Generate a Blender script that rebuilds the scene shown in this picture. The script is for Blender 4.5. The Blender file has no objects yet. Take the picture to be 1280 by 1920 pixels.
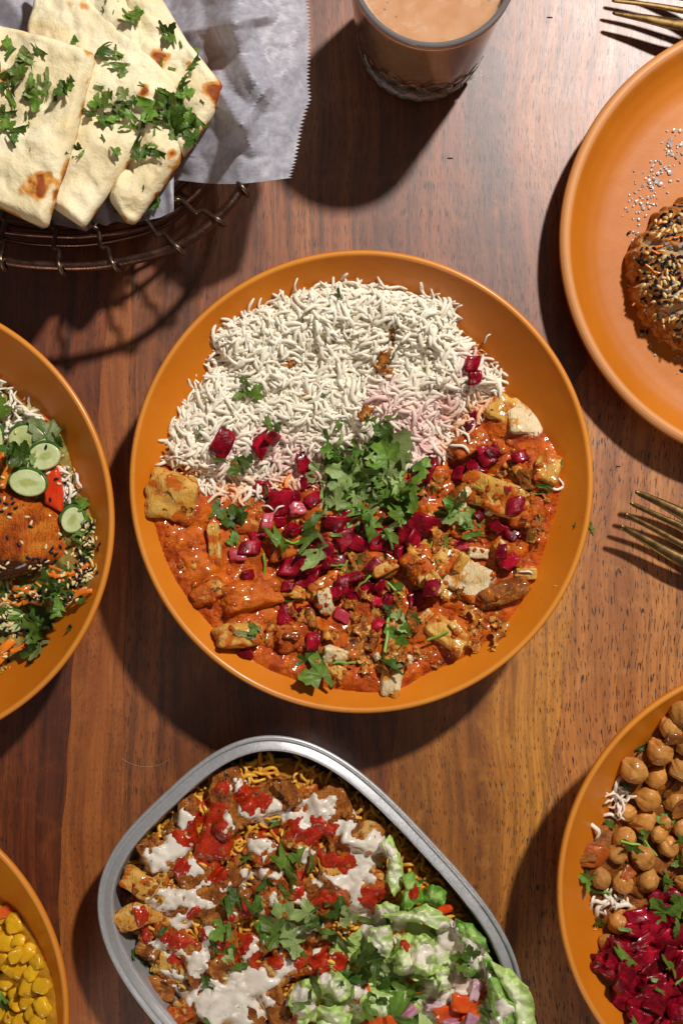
import bpy, math, random
import numpy as np
from mathutils import Vector, Matrix, Euler, Quaternion
from mathutils.bvhtree import BVHTree

S = bpy.context.scene
COL = S.collection
# ------------------------------------------------------------------ camera
D = 0.62                       # lens height above the table (m)
F = 2066.0                     # focal length in photo pixels (1280x1920 frame)
cam_d = bpy.data.cameras.new("camera")
cam_d.sensor_fit = 'VERTICAL'; cam_d.sensor_height = 36.0; cam_d.lens = F / 1920 * 36
cam_d.clip_start = 0.02; cam_d.clip_end = 20
cam = bpy.data.objects.new("camera", cam_d); COL.objects.link(cam)
cam.location = (0, 0, D); S.camera = cam
# ------------------------------------------------------------------ world and lamps
S.world = bpy.data.worlds.new("World"); S.world.use_nodes = True
bg = S.world.node_tree.nodes["Background"]
bg.inputs[0].default_value = (1.0, 0.90, 0.80, 1); bg.inputs[1].default_value = 0.11
def lamp(name, loc, target, size, watts, color):
    l = bpy.data.lights.new(name, 'AREA'); l.shape = 'DISK'; l.size = size; l.energy = watts; l.color = color
    o = bpy.data.objects.new(name, l); COL.objects.link(o); o.location = loc
    o.rotation_euler = (Vector(target) - Vector(loc)).to_track_quat('-Z', 'Y').to_euler(); return o
lamp("key_lamp", (0.56, 0.86, 1.12), (0.05, 0.1, 0), 0.085, 26.5, (1.0, 0.965, 0.93))
lamp("fill_lamp", (-0.55, -1.5, 0.75), (0, 0, 0), 0.5, 5.5, (1.0, 0.90, 0.80))
S.view_settings.view_transform = 'Standard'; S.view_settings.look = 'None'
S.view_settings.exposure = 0.0; S.view_settings.gamma = 1.0
S.cycles.max_bounces = 12; S.cycles.diffuse_bounces = 7; S.cycles.transparent_max_bounces = 8
S.cycles.caustics_reflective = False; S.cycles.caustics_refractive = False
S.cycles.use_denoising = True

# ------------------------------------------------------------------ helpers
R = random.Random(7)
def W(px, py, z=0.0):
    k = (D - z) / F
    return Vector(((px - 640) * k, (960 - py) * k, z))
def m_per_px(z): return (D - z) / F

def _h(ix, iy, iz, s):
    n = (ix * 73856093) ^ (iy * 19349663) ^ (iz * 83492791) ^ (s * 2654435761 & 0x7fffffff)
    n = (n ^ (n >> 13)) * 1274126177 & 0x7fffffff
    n = (n ^ (n >> 16)) & 0xffff
    return n / 32767.5 - 1.0
def vnoise(p, seed=0):
    p = np.asarray(p, float); i = np.floor(p).astype(np.int64); f = p - i; f = f * f * (3 - 2 * f)
    o = 0
    for a in (0, 1):
        for b in (0, 1):
            for c in (0, 1):
                w = (f[:, 0] if a else 1 - f[:, 0]) * (f[:, 1] if b else 1 - f[:, 1]) * (f[:, 2] if c else 1 - f[:, 2])
                o = o + w * _h(i[:, 0] + a, i[:, 1] + b, i[:, 2] + c, seed)
    return o
def fbm(p, seed=0, octv=4, gain=0.5):
    p = np.asarray(p, float)
    if p.shape[1] == 2: p = np.c_[p, np.zeros(len(p))]
    a, s, t = 1.0, 0, 0
    for k in range(octv):
        s = s + a * vnoise(p, seed + 17 * k); t += a; a *= gain; p = p * 2.03 + 5.1
    return s / t * 1.6

def mk(name, V, Fc, mat=None, smooth=True, link=True, attrs=None):
    """V (n,3); Fc list of face tuples or an (m,k) array."""
    me = bpy.data.meshes.new(name)
    V = np.asarray(V, dtype=np.float32)
    if isinstance(Fc, np.ndarray):
        m, k = Fc.shape
        me.vertices.add(len(V)); me.vertices.foreach_set("co", V.ravel())
        me.loops.add(m * k); me.loops.foreach_set("vertex_index", Fc.astype(np.int32).ravel())
        me.polygons.add(m); me.polygons.foreach_set("loop_start", np.arange(0, m * k, k, dtype=np.int32))
        me.polygons.foreach_set("loop_total", np.full(m, k, dtype=np.int32))
        me.update(calc_edges=True)
    else:
        me.from_pydata(V.tolist(), [], Fc)
    me.polygons.foreach_set("use_smooth", np.full(len(me.polygons), smooth))
    for an, av in (attrs or {}).items():
        a = me.attributes.new(an, 'FLOAT', 'POINT'); a.data.foreach_set("value", np.asarray(av, dtype=np.float32))
    me.validate()
    if mat: me.materials.append(mat)
    if not link: return me
    o = bpy.data.objects.new(name, me); COL.objects.link(o); return o

def obj(name, me, parent=None, mat=None):
    o = bpy.data.objects.new(name, me); COL.objects.link(o)
    if parent: o.parent = parent
    if mat:
        o.material_slots[0].link = 'OBJECT'; o.material_slots[0].material = mat
    return o
def tag(o, label=None, cat=None, group=None, kind=None):
    if label: o["label"] = label
    if cat: o["category"] = cat
    if group: o["group"] = group
    if kind: o["kind"] = kind
    return o
def empty(name, loc, label, cat, group=None):
    o = bpy.data.objects.new(name, None); o.empty_display_size = 0.01; COL.objects.link(o); o.location = loc
    return tag(o, label, cat, group)
def child(o, par):
    """parent keeping the world place; parents here are only moved, never turned"""
    o.parent = par; o.location = Vector(o.location) - Vector(par.location); return o

# screen-side index used while dropping one thing on another
TREES = []
def reg(V, Fc, lift=0.0):
    V = np.asarray(V, float).copy(); V[:, 2] += lift
    k = F / (D - V[:, 2]); sx = 640 + V[:, 0] * k; sy = 960 - V[:, 1] * k
    t = BVHTree.FromPolygons(V.tolist(), Fc.tolist() if isinstance(Fc, np.ndarray) else Fc)
    TREES.append((t, sx.min(), sx.max(), sy.min(), sy.max()))
def reg_obj(o, lift=0.0):
    me = o.data; n = len(me.vertices); co = np.empty(n * 3); me.vertices.foreach_get("co", co); co = co.reshape(-1, 3)
    M = np.array(o.matrix_basis)
    if o.parent: M = np.array(Matrix.Translation(o.parent.location)) @ M
    co = co @ M[:3, :3].T + M[:3, 3]
    reg(co, [list(p.vertices) for p in me.polygons], lift)
ORG = Vector((0, 0, D))
def hit(px, py):
    d = (W(px, py, 0) - ORG).normalized(); best = None
    for t, x0, x1, y0, y1 in TREES:
        if x0 <= px <= x1 and y0 <= py <= y1:
            r = t.ray_cast(ORG, d)
            if r[0] is not None and (best is None or r[3] < best[2]): best = (r[0], r[1], r[3])
    if best is None: return W(px, py, 0), Vector((0, 0, 1))
    n = best[1]
    if n.z < 0: n = -n
    return best[0], n

# ------------------------------------------------------------------ labels for things that come in numbers
ORD = "first second third fourth fifth sixth seventh eighth ninth tenth eleventh twelfth thirteenth fourteenth fifteenth sixteenth seventeenth eighteenth nineteenth twentieth".split()
def ordinal(n):
    if n <= 20: return ORD[n - 1]
    tens = {2: "twenty", 3: "thirty", 4: "forty", 5: "fifty", 6: "sixty", 7: "seventy", 8: "eighty", 9: "ninety"}
    if n % 10 == 0: return tens[n // 10][:-1] + "ieth"
    return tens[n // 10] + "-" + ORD[n % 10 - 1]
PENDING = {}
def pend(o, px, py, desc, where, cat, group):
    tag(o, None, cat, group); PENDING.setdefault((desc, where), []).append((px, py, o))
def finish_labels():
    for (desc, where), L in PENDING.items():
        L.sort(key=lambda t: t[0])
        for i, (_, _, o) in enumerate(L):
            w = "" if len(L) == 1 else (", leftmost" if i == 0 else (", rightmost" if i == len(L) - 1 else ", " + ordinal(i + 1) + " from left"))
            o["label"] = f"{desc} {where}{w}"

# ------------------------------------------------------------------ materials
def nodes(name):
    m = bpy.data.materials.new(name); m.use_nodes = True
    nt = m.node_tree; b = nt.nodes["Principled BSDF"]; return m, nt, b
def N(nt, t, **kw):
    n = nt.nodes.new(t)
    for k, v in kw.items():
        if k in n.inputs.keys() if isinstance(k, str) else False: n.inputs[k].default_value = v
        else: setattr(n, k, v)
    return n
def noise(nt, vec, scale, detail=3, rough=0.5, dist=0.0):
    n = nt.nodes.new("ShaderNodeTexNoise"); n.inputs["Scale"].default_value = scale
    n.inputs["Detail"].default_value = detail; n.inputs["Roughness"].default_value = rough; n.inputs["Distortion"].default_value = dist
    nt.links.new(vec, n.inputs["Vector"]); return n.outputs["Fac"]
def ramp(nt, fac, stops):
    r = nt.nodes.new("ShaderNodeValToRGB"); e = r.color_ramp.elements
    while len(e) > 1: e.remove(e[0])
    e[0].position = stops[0][0]; e[0].color = (*stops[0][1], 1)
    for p, c in stops[1:]:
        x = e.new(p); x.color = (*c, 1)
    nt.links.new(fac, r.inputs[0]); return r.outputs[0]
def mixc(nt, fac, a, b, mode='MIX'):
    m = nt.nodes.new("ShaderNodeMix"); m.data_type = 'RGBA'; m.blend_type = mode
    for s, v in ((0, fac), (6, a), (7, b)):
        if isinstance(v, (int, float)): m.inputs[s].default_value = v
        elif isinstance(v, tuple): m.inputs[s].default_value = (*v, 1)
        else: nt.links.new(v, m.inputs[s])
    return m.outputs[2]
def mth(nt, op, a, b=0.0, clamp=False):
    m = nt.nodes.new("ShaderNodeMath"); m.operation = op; m.use_clamp = clamp
    for s, v in ((0, a), (1, b)):
        if isinstance(v, (int, float)): m.inputs[s].default_value = v
        else: nt.links.new(v, m.inputs[s])
    return m.outputs[0]
def mrange(nt, v, a, b, c=0.0, d=1.0):
    m = nt.nodes.new("ShaderNodeMapRange"); m.interpolation_type = 'SMOOTHSTEP'
    nt.links.new(v, m.inputs[0])
    for i, x in enumerate((a, b, c, d)): m.inputs[i + 1].default_value = x
    return m.outputs[0]
def attr(nt, name):
    a = nt.nodes.new("ShaderNodeAttribute"); a.attribute_name = name; return a.outputs["Fac"]
def pos(nt): return nt.nodes.new("ShaderNodeNewGeometry").outputs["Position"]
def island(nt): return nt.nodes.new("ShaderNodeNewGeometry").outputs["Random Per Island"]
def orand(nt): return nt.nodes.new("ShaderNodeObjectInfo").outputs["Random"]
def bump(nt, b, hs):
    """hs: list of (height socket, distance m)"""
    prev = None
    for h, d in hs:
        n = nt.nodes.new("ShaderNodeBump"); n.inputs["Distance"].default_value = d; n.inputs["Strength"].default_value = 1.0
        nt.links.new(h, n.inputs["Height"])
        if prev: nt.links.new(prev, n.inputs["Normal"])
        prev = n.outputs[0]
    nt.links.new(prev, b.inputs["Normal"])
def food(name, cols, scale=120, rough=0.35, bumps=((500, 0.0004),), fibre=0, sss=0.0, ssr=(1, .5, .3), sssc=0.0015,
         over=None, coat=0.0, vary=0.0, spec=0.18, detail=4, extra=None):
    """cols: 2-4 colours over a noise; over: list of (scale, lo, hi, colour) second layers; vary: per-thing brightness"""
    m, nt, b = nodes(name); p = pos(nt)
    f = mrange(nt, noise(nt, p, scale, detail, 0.6, 0.4), 0.3, 0.7)
    k = len(cols)
    c = ramp(nt, f, [(i / (k - 1), cc) for i, cc in enumerate(cols)])
    for sc, lo, hi, oc in (over or ()):
        c = mixc(nt, mrange(nt, noise(nt, p, sc, 4, 0.6, 0.6), lo, hi), c, oc)
    for an, oc, lo, hi, nsc in (extra or ()):
        f2 = mth(nt, 'ADD', attr(nt, an), mth(nt, 'MULTIPLY', mth(nt, 'SUBTRACT', noise(nt, p, nsc, 4), 0.5), 1.0))
        c = mixc(nt, mrange(nt, f2, lo, hi), c, oc)
    if vary:
        hs = nt.nodes.new("ShaderNodeHueSaturation"); nt.links.new(c, hs.inputs["Color"])
        nt.links.new(mth(nt, 'ADD', 1 - vary, mth(nt, 'MULTIPLY', orand(nt), 2 * vary)), hs.inputs["Value"]); c = hs.outputs[0]
    nt.links.new(c, b.inputs["Base Color"])
    rn = mrange(nt, noise(nt, p, scale * 3, 3), 0.3, 0.7, max(rough - 0.12, 0.05), min(rough + 0.15, 1))
    nt.links.new(rn, b.inputs["Roughness"])
    b.inputs["Specular IOR Level"].default_value = spec
    if coat: b.inputs["Coat Weight"].default_value = coat; b.inputs["Coat Roughness"].default_value = 0.09
    if sss:
        b.inputs["Subsurface Weight"].default_value = sss; b.inputs["Subsurface Radius"].default_value = ssr; b.inputs["Subsurface Scale"].default_value = sssc
    if bumps:
        hs_ = [(noise(nt, p, s, 4, 0.6), d) for s, d in bumps]
        if fibre:
            mp = nt.nodes.new("ShaderNodeMapping"); mp.inputs["Rotation"].default_value = (.2, .1, .7); mp.inputs["Scale"].default_value = (1, .13, .5); nt.links.new(p, mp.inputs[0])
            hs_.append((noise(nt, mp.outputs[0], 900, 3, .6, .4), fibre))
        bump(nt, b, hs_)
    return m

M = {}
# ceramic
m, nt, b = nodes("orange_glaze"); p = pos(nt)
c = ramp(nt, mrange(nt, noise(nt, p, 18, 4), .3, .7), [(0, (.54, .145, .005)), (1, (.62, .185, .009))])
c = mixc(nt, mrange(nt, noise(nt, p, 260, 3, .6), .70, .78), c, (.50, .15, .010))
sz = nt.nodes.new('ShaderNodeSeparateXYZ'); nt.links.new(p, sz.inputs[0])
c = mixc(nt, mrange(nt, sz.outputs[2], .0498, .0512, 0, .55), c, (.72, .34, .07))
c = mixc(nt, mrange(nt, noise(nt, p, 700, 2, .5), .72, .76, 0, .7), c, (.20, .05, .005))
nt.links.new(c, b.inputs["Base Color"]); nt.links.new(mrange(nt, noise(nt, p, 35, 5, .65, .8), .35, .65, .30, .50), b.inputs['Roughness']); b.inputs["Specular IOR Level"].default_value = .25
bump(nt, b, [(noise(nt, p, 90, 3), .00025), (noise(nt, p, 1400, 2), .00003)]); b.inputs["Coat Weight"].default_value = .25; b.inputs["Coat Roughness"].default_value = .22
M['glaze'] = m
m, nt, b = nodes("plate_glaze"); p = pos(nt)
c = ramp(nt, mrange(nt, noise(nt, p, 18, 4), .3, .7), [(0, (.46, .130, .006)), (1, (.53, .158, .009))])
sz = nt.nodes.new('ShaderNodeSeparateXYZ'); nt.links.new(p, sz.inputs[0])
c = mixc(nt, mrange(nt, sz.outputs[2], .0205, .0222, 0, .7), c, (.66, .31, .12))
c = mixc(nt, mrange(nt, noise(nt, p, 500, 2, .5), .74, .77, 0, .6), c, (.30, .09, .01))
nt.links.new(c, b.inputs["Base Color"]); b.inputs["Roughness"].default_value = .46; b.inputs["Specular IOR Level"].default_value = .35
bump(nt, b, [(noise(nt, p, 90, 3), .0002), (noise(nt, p, 1400, 2), .00003)])
M['plate'] = m
# wood, one material per board
def wood(name, dark, mid, light, seed, poreamt=1.0, psc=(2300, 300), stain=None):
    m, nt, b = nodes(name); P_ = pos(nt)
    def mp(sx, sy, rz=0.0):
        n = nt.nodes.new("ShaderNodeMapping"); n.inputs["Scale"].default_value = (sx, sy, 1)
        n.inputs["Rotation"].default_value = (0, 0, rz); n.inputs["Location"].default_value = (seed * 3.1, seed * 1.7, 0)
        nt.links.new(P_, n.inputs["Vector"]); return n.outputs[0]
    # slow wander of the grain
    wv = nt.nodes.new("ShaderNodeVectorMath"); wv.operation = 'MULTIPLY_ADD'
    nz = nt.nodes.new("ShaderNodeTexNoise"); nz.inputs["Scale"].default_value = 5.0; nz.inputs["Detail"].default_value = 1.5
    nt.links.new(P_, nz.inputs["Vector"]); nt.links.new(nz.outputs["Color"], wv.inputs[0]); wv.inputs[1].default_value = (.045, .01, 0)
    nt.links.new(P_, wv.inputs[2])
    def mpw(sx, sy):
        n = nt.nodes.new("ShaderNodeMapping"); n.inputs["Scale"].default_value = (sx, sy, 1); n.inputs["Location"].default_value = (seed * 3.1, seed * 1.7, 0)
        nt.links.new(wv.outputs[0], n.inputs["Vector"]); return n.outputs[0]
    band = noise(nt, mpw(30, 2.6), 1, 4, .55, .3)
    c = ramp(nt, mrange(nt, band, .25, .75), [(0, dark), (.5, mid), (1, light)])
    g2 = noise(nt, mpw(230, 7), 1, 5, .7, .2)
    c = mixc(nt, mrange(nt, g2, .38, .68, 0, .75), c, tuple(x * .5 for x in dark))
    g4 = noise(nt, mpw(70, 60), 1, 4, .6, .5)
    c = mixc(nt, mrange(nt, g4, .45, .8, 0, .4), c, light)
    g3 = noise(nt, mpw(900, 45), 1, 3, .6)
    c = mixc(nt, mrange(nt, g3, .4, .75, 0, .4), c, tuple(x * .55 for x in mid), 'MIX')
    pore = mrange(nt, noise(nt, mpw(*psc), 1, 2, .5, .1), .60, .66)
    pmask = mrange(nt, noise(nt, mpw(60, 14), 1, 3), .25, .65)
    pore = mth(nt, 'MULTIPLY', pore, mth(nt, 'MULTIPLY', pmask, poreamt))
    c = mixc(nt, mth(nt, 'MULTIPLY', pore, .85), c, (.035, .012, .008))
    if stain:
        cx, cy, rad, col = stain
        vm = nt.nodes.new("ShaderNodeVectorMath"); vm.operation = 'DISTANCE'; vm.inputs[1].default_value = W(cx, cy)
        nt.links.new(P_, vm.inputs[0])
        f = mth(nt, 'MULTIPLY', mrange(nt, vm.outputs["Value"], rad, rad * .2), mrange(nt, noise(nt, mpw(45, 25), 1, 4), .25, .6, .35, 1))
        c = mixc(nt, f, c, col)
    nt.links.new(c, b.inputs["Base Color"])
    r = mrange(nt, noise(nt, mpw(160, 40), 1, 4, .6), .3, .7, .34, .52)
    nt.links.new(mth(nt, 'ADD', r, mth(nt, 'MULTIPLY', pore, .3)), b.inputs["Roughness"])
    b.inputs["Specular IOR Level"].default_value = .2; b.inputs["Coat Weight"].default_value = 1.0; b.inputs["Coat Roughness"].default_value = .46; b.inputs["Coat IOR"].default_value = 1.72
    ph = mth(nt, 'SUBTRACT', 1.0, pore)
    bump(nt, b, [(ph, .00016), (noise(nt, mpw(500, 60), 1, 4, .6), .00012), (noise(nt, mp(55, 40), 1, 3), .0004), (noise(nt, mp(420, 260), 1, 3, .7), .00012)])
    M[name] = m; return m
wood("wood_left", (.06, .010, .002), (.20, .040, .006), (.36, .090, .014), 1, 1.5, (1900, 130))
wood("wood_stripe", (.26, .060, .009), (.44, .125, .019), (.54, .18, .030), 2, .9)
wood("wood_middle", (.090, .020, .004), (.27, .070, .013), (.43, .135, .026), 3, 1.9, (1900, 130))
wood("wood_yellow_glow", (.24, .068, .008), (.50, .172, .018), (.68, .28, .034), 4, 1.3, (1700, 190))  # yellow wood, with golden bounce light from the bowls painted into its colour
wood("wood_tan", (.31, .090, .015), (.54, .195, .038), (.68, .30, .075), 5, 3.2, (1250, 135))
M['tabledark'] = food("joint_filler", [(.03, .012, .006), (.05, .02, .01)], rough=.8)

M['rice'] = None
def ricemat(name, c1, c2, stains=(), sss=0.0):
    m, nt, b = nodes(name); p = pos(nt)
    c = ramp(nt, island(nt), [(0, c1), (1, c2)])
    for an, col in stains:
        c = mixc(nt, mth(nt, 'MULTIPLY', attr(nt, an), 1.0, True), c, col)
    nt.links.new(c, b.inputs["Base Color"]); b.inputs["Roughness"].default_value = .34; b.inputs["Specular IOR Level"].default_value = .3
    b.inputs["Subsurface Weight"].default_value = sss; b.inputs["Subsurface Radius"].default_value = (1, .95, .85); b.inputs["Subsurface Scale"].default_value = .0015
    bump(nt, b, [(noise(nt, p, 1500, 2), .00010)])
    return m
M['rice'] = ricemat("white_rice", (.78, .70, .54), (.87, .81, .67), (("pink", (.74, .30, .34)), ("orange", (.80, .27, .04))))
M['yrice'] = ricemat("yellow_rice", (.72, .36, .03), (.80, .48, .07), (("orange", (.55, .12, .01)),))
M['ricebed'] = food("rice_bed", [(.74, .66, .50), (.84, .78, .64)], 200, .5)
M['yricebed'] = food("yellow_rice_bed", [(.35, .13, .01), (.55, .27, .02)], 200, .45, bumps=((350, .0012),))
M['sauce'] = food("curry_sauce", [(.30, .034, .002), (.50, .080, .004), (.62, .14, .006)], 110, .28, ((300, .0010), (1300, .0005)), 0, 0,
                  over=((420, .58, .68, (.14, .014, .002)), (60, .60, .74, (.32, .045, .003))), coat=.55)
M['saucelight'] = food("curry_sauce_light", [(.44, .065, .003), (.64, .15, .007)], 130, .26, ((260, .0010), (1300, .0005)), 0, 0, coat=.6,
                  over=((500, .60, .70, (.20, .02, .002)), (45, .52, .66, (.34, .05, .003))))
M['chick_white'] = food("chicken_white", [(.64, .46, .22), (.78, .64, .40)], 90, .42, ((260, .0008), (900, .0003)), .0009, .15, sssc=.0012, coat=.2,
                  over=((110, .50, .58, (.58, .24, .03)), (150, .60, .66, (.42, .08, .005)), (210, .64, .70, (.10, .025, .005))))
M['chick_yellow'] = food("chicken_yellow", [(.56, .25, .03), (.70, .42, .10)], 100, .40, ((240, .0010), (900, .0004)), .0009, .12, sssc=.0012, coat=.25,
                  over=((90, .50, .60, (.50, .11, .006)), (70, .62, .70, (.74, .54, .24)), (190, .60, .68, (.14, .025, .004))))
M['chick_orange'] = food("chicken_orange", [(.34, .045, .003), (.52, .105, .006)], 110, .32, ((240, .0013), (900, .0005)), .0006, 0, coat=.4,
                  over=((100, .54, .64, (.60, .28, .05)), (260, .58, .68, (.10, .014, .002))))
M['chick_brown'] = food("chicken_brown", [(.14, .034, .005), (.32, .09, .011), (.46, .17, .025)], 130, .34, ((260, .0014), (1000, .0006)), .0008, 0, coat=.25,
                  over=((200, .58, .68, (.045, .010, .003)), (80, .58, .68, (.62, .36, .10))))
M['crispy'] = food("fried_onion", [(.18, .045, .007), (.44, .14, .016), (.64, .30, .06)], 170, .36, ((500, .0007),), 0, .15, coat=.25, vary=.25)
M['beet'] = food("pickled_onion", [(.08, .001, .004), (.21, .002, .010), (.38, .006, .022)], 150, .2, ((300, .0005), (1200, .0001)), 0, .12, (1, .15, .2), .0015, coat=.25, vary=.3,
                  over=((70, .64, .78, (.46, .05, .09)),))
M['beetpink'] = food("pale_pickled_onion", [(.40, .012, .035), (.56, .10, .12)], 90, .26, ((350, .0006),), 0, .2, (1, .3, .3), .002, coat=.25, vary=.1)
M['chickpea'] = food("chickpea_skin", [(.40, .155, .026), (.60, .28, .07)], 90, .38, ((150, .0007), (700, .0003)), 0, .2, (1, .6, .3), .0015, coat=.15, vary=.2,
                  over=((260, .62, .70, (.36, .07, .008)), (60, .58, .70, (.34, .12, .018))))
M['masala'] = food("brown_masala", [(.16, .045, .008), (.34, .11, .016)], 120, .24, ((260, .0012), (900, .0004)), 0, .1, coat=.5, over=((200, .62, .72, (.5, .12, .012)),))
M['dal'] = food("yellow_lentil", [(.62, .31, .006), (.74, .42, .014)], 140, .32, ((500, .0002),), 0, .35, (1, .7, .2), .002, coat=.3, vary=.15, over=((90, .6, .72, (.56, .22, .006)),))
M['dalsauce'] = food("lentil_sauce", [(.36, .13, .006), (.56, .28, .015)], 120, .22, ((300, .001),), 0, .1, coat=.5)
M['stew'] = food("stewed_tomato", [(.26, .045, .006), (.44, .10, .012)], 110, .24, ((260, .001),), 0, .1, coat=.4)
M['tomato'] = food("tomato_flesh", [(.62, .05, .006), (.76, .12, .015)], 90, .2, ((300, .0003),), 0, .35, (1, .3, .2), .002, coat=.6, vary=.1)
M['purple'] = food("red_onion", [(.60, .42, .44), (.42, .12, .2)], 60, .25, ((400, .0003),), 0, .3, coat=.5, vary=.1)
M['pepper'] = food("red_pepper", [(.58, .02, .004), (.72, .06, .008)], 60, .18, ((500, .0004),), 0, .2, coat=.7)
M['carrot'] = food("carrot_shred", [(.68, .13, .008), (.78, .24, .02)], 90, .28, ((500, .0003),), 0, .25, coat=.4, vary=.15)
M['wsauce'] = food("white_sauce", [(.70, .61, .50), (.77, .69, .58)], 40, .28, ((200, .0005), (700, .0001)), 0, .25, (1, .8, .6), .0015, coat=.5,
                  over=((420, .67, .71, (.42, .10, .02)), (900, .68, .72, (.12, .06, .02))))
M['rsauce'] = food("red_sauce", [(.30, .010, .002), (.50, .030, .003)], 160, .2, ((500, .0007), (1500, .0003)), 0, .15, coat=.6, over=((500, .62, .70, (.65, .12, .01)),))
M['salmon'] = food("glazed_salmon", [(.34, .050, .004), (.60, .13, .008), (.72, .24, .02)], 95, .2, ((180, .0016), (1100, .0010)), .0016, .05, coat=.5,
                  over=((420, .62, .70, (.20, .03, .005)),), extra=(("char", (.07, .018, .006), .35, .85, 160),))
M['cucumber'] = food("cucumber_flesh", [(.50, .56, .24), (.66, .70, .38)], 60, .2, ((300, .0004),), 0, .4, (.8, 1, .4), .002, coat=.4, extra=(("core", (.44, .47, .16), .35, .75, 140),), over=((420, .66, .70, (.56, .30, .03)),))
M['cukeskin'] = food("cucumber_skin", [(.025, .08, .010), (.07, .17, .025)], 80, .3, coat=.3)
M['seedw'] = food("white_sesame", [(.72, .52, .20), (.82, .66, .36)], 300, .35, None, 0, .2, vary=.15)
M['seedb'] = food("black_sesame", [(.006, .008, .012), (.014, .016, .022)], 300, .32, None, vary=.2)
M['crumb'] = food("bread_crumb", [(.40, .26, .13), (.52, .38, .22)], 300, .7, ((600, .0015),))
M['crust'] = food("sesame_crust", [(.24, .065, .012), (.46, .17, .035), (.60, .33, .12)], 150, .42, ((260, .0018), (800, .0008)), 0, .1,
                  over=((110, .60, .70, (.12, .03, .01)),), coat=.1)
M['tea'] = food("milk_tea", [(.55, .28, .135), (.60, .325, .165)], 55, .3, None, 0, 1.0, (1, .55, .32), .011, over=((130, .54, .66, (.62, .37, .22)),))
def leafmat(name, d, l, vein):
    m, nt, b = nodes(name); p = pos(nt)
    c = ramp(nt, mrange(nt, noise(nt, p, 220, 4), .3, .7), [(0, d), (1, l)])
    c = mixc(nt, mth(nt, 'MULTIPLY', attr(nt, "vein"), .55), c, vein)
    hs = nt.nodes.new("ShaderNodeHueSaturation"); nt.links.new(c, hs.inputs["Color"])
    nt.links.new(mth(nt, 'ADD', .62, mth(nt, 'MULTIPLY', orand(nt), .7)), hs.inputs["Value"])
    nt.links.new(mth(nt, 'ADD', .485, mth(nt, 'MULTIPLY', orand(nt), .025)), hs.inputs["Hue"])
    nt.links.new(hs.outputs[0], b.inputs["Base Color"]); b.inputs["Roughness"].default_value = .34; b.inputs["Specular IOR Level"].default_value = .28
    bump(nt, b, [(noise(nt, p, 700, 4), .0004), (attr(nt, "vein"), .0003)])
    t = nt.nodes.new("ShaderNodeBsdfTranslucent"); nt.links.new(hs.outputs[0], t.inputs[0])
    mx = nt.nodes.new("ShaderNodeMixShader"); mx.inputs[0].default_value = .28
    nt.links.new(b.outputs[0], mx.inputs[1]); nt.links.new(t.outputs[0], mx.inputs[2])
    nt.links.new(mx.outputs[0], nt.nodes["Material Output"].inputs[0]); return m
M['leaf'] = leafmat("coriander_leaf", (.10, .19, .020), (.17, .28, .040), (.24, .36, .08))
M['leafpale'] = leafmat("coriander_underside", (.25, .34, .10), (.34, .43, .15), (.43, .52, .22))
M['leafdark'] = leafmat("coriander_dark", (.040, .090, .010), (.085, .155, .020), (.13, .21, .04))
M['stem'] = food("coriander_stem", [(.20, .36, .04), (.32, .50, .10)], 90, .3, None, 0, .2, vary=.2)
def lettuce(name, a, bcol, sh):
    m, nt, b = nodes(name); p = pos(nt)
    f = mth(nt, 'ADD', attr(nt, "rim"), mth(nt, 'MULTIPLY', mth(nt, 'SUBTRACT', noise(nt, p, 70, 4), .5), 1.1))
    c = mixc(nt, mrange(nt, f, .15, .95), a, bcol)
    nt.links.new(c, b.inputs["Base Color"]); b.inputs["Roughness"].default_value = .26; b.inputs["Coat Weight"].default_value = .3
    bump(nt, b, [(noise(nt, p, 160, 5, .6, 1.0), .0013), (noise(nt, p, 700, 3), .0003)])
    t = nt.nodes.new("ShaderNodeBsdfTranslucent"); nt.links.new(c, t.inputs[0])
    mx = nt.nodes.new("ShaderNodeMixShader"); mx.inputs[0].default_value = .12
    nt.links.new(b.outputs[0], mx.inputs[1]); nt.links.new(t.outputs[0], mx.inputs[2])
    nt.links.new(mx.outputs[0], nt.nodes["Material Output"].inputs[0]); return m
M['lettuce_pale'] = lettuce("pale_lettuce", (.82, .85, .55), (.50, .68, .17), 0)
M['lettuce_green'] = lettuce("green_lettuce", (.42, .60, .16), (.14, .36, .03), 0)
# naan
M['naan'] = food("naan_bread", [(.76, .62, .36), (.86, .76, .52)], 45, .6, ((90, .0012), (400, .0006)), 0, .25, (1, .7, .4), .002,
                 over=((30, .58, .75, (.78, .60, .28)),), extra=(("toast", (.60, .27, .05), .35, .75, 130), ("toast", (.28, .06, .010), .72, 1.1, 170)))
# paper
m, nt, b = nodes("waxed_paper"); p = pos(nt)
c = ramp(nt, mrange(nt, noise(nt, p, 320, 5, .7), .38, .62), [(0, (.42, .415, .49)), (1, (.56, .55, .60))])
nt.links.new(c, b.inputs["Base Color"]); b.inputs["Roughness"].default_value = .45
bump(nt, b, [(noise(nt, p, 40, 2, .5, .8), .0006), (noise(nt, p, 600, 3), .00006)])
t = nt.nodes.new("ShaderNodeBsdfTranslucent"); t.inputs[0].default_value = (.6, .57, .58, 1)
mx = nt.nodes.new("ShaderNodeMixShader"); mx.inputs[0].default_value = .3
nt.links.new(b.outputs[0], mx.inputs[1]); nt.links.new(t.outputs[0], mx.inputs[2])
tr = nt.nodes.new("ShaderNodeBsdfTransparent"); mx2 = nt.nodes.new("ShaderNodeMixShader"); mx2.inputs[0].default_value = .10
nt.links.new(mx.outputs[0], mx2.inputs[1]); nt.links.new(tr.outputs[0], mx2.inputs[2]); nt.links.new(mx2.outputs[0], nt.nodes["Material Output"].inputs[0])
M['paper'] = m
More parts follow.
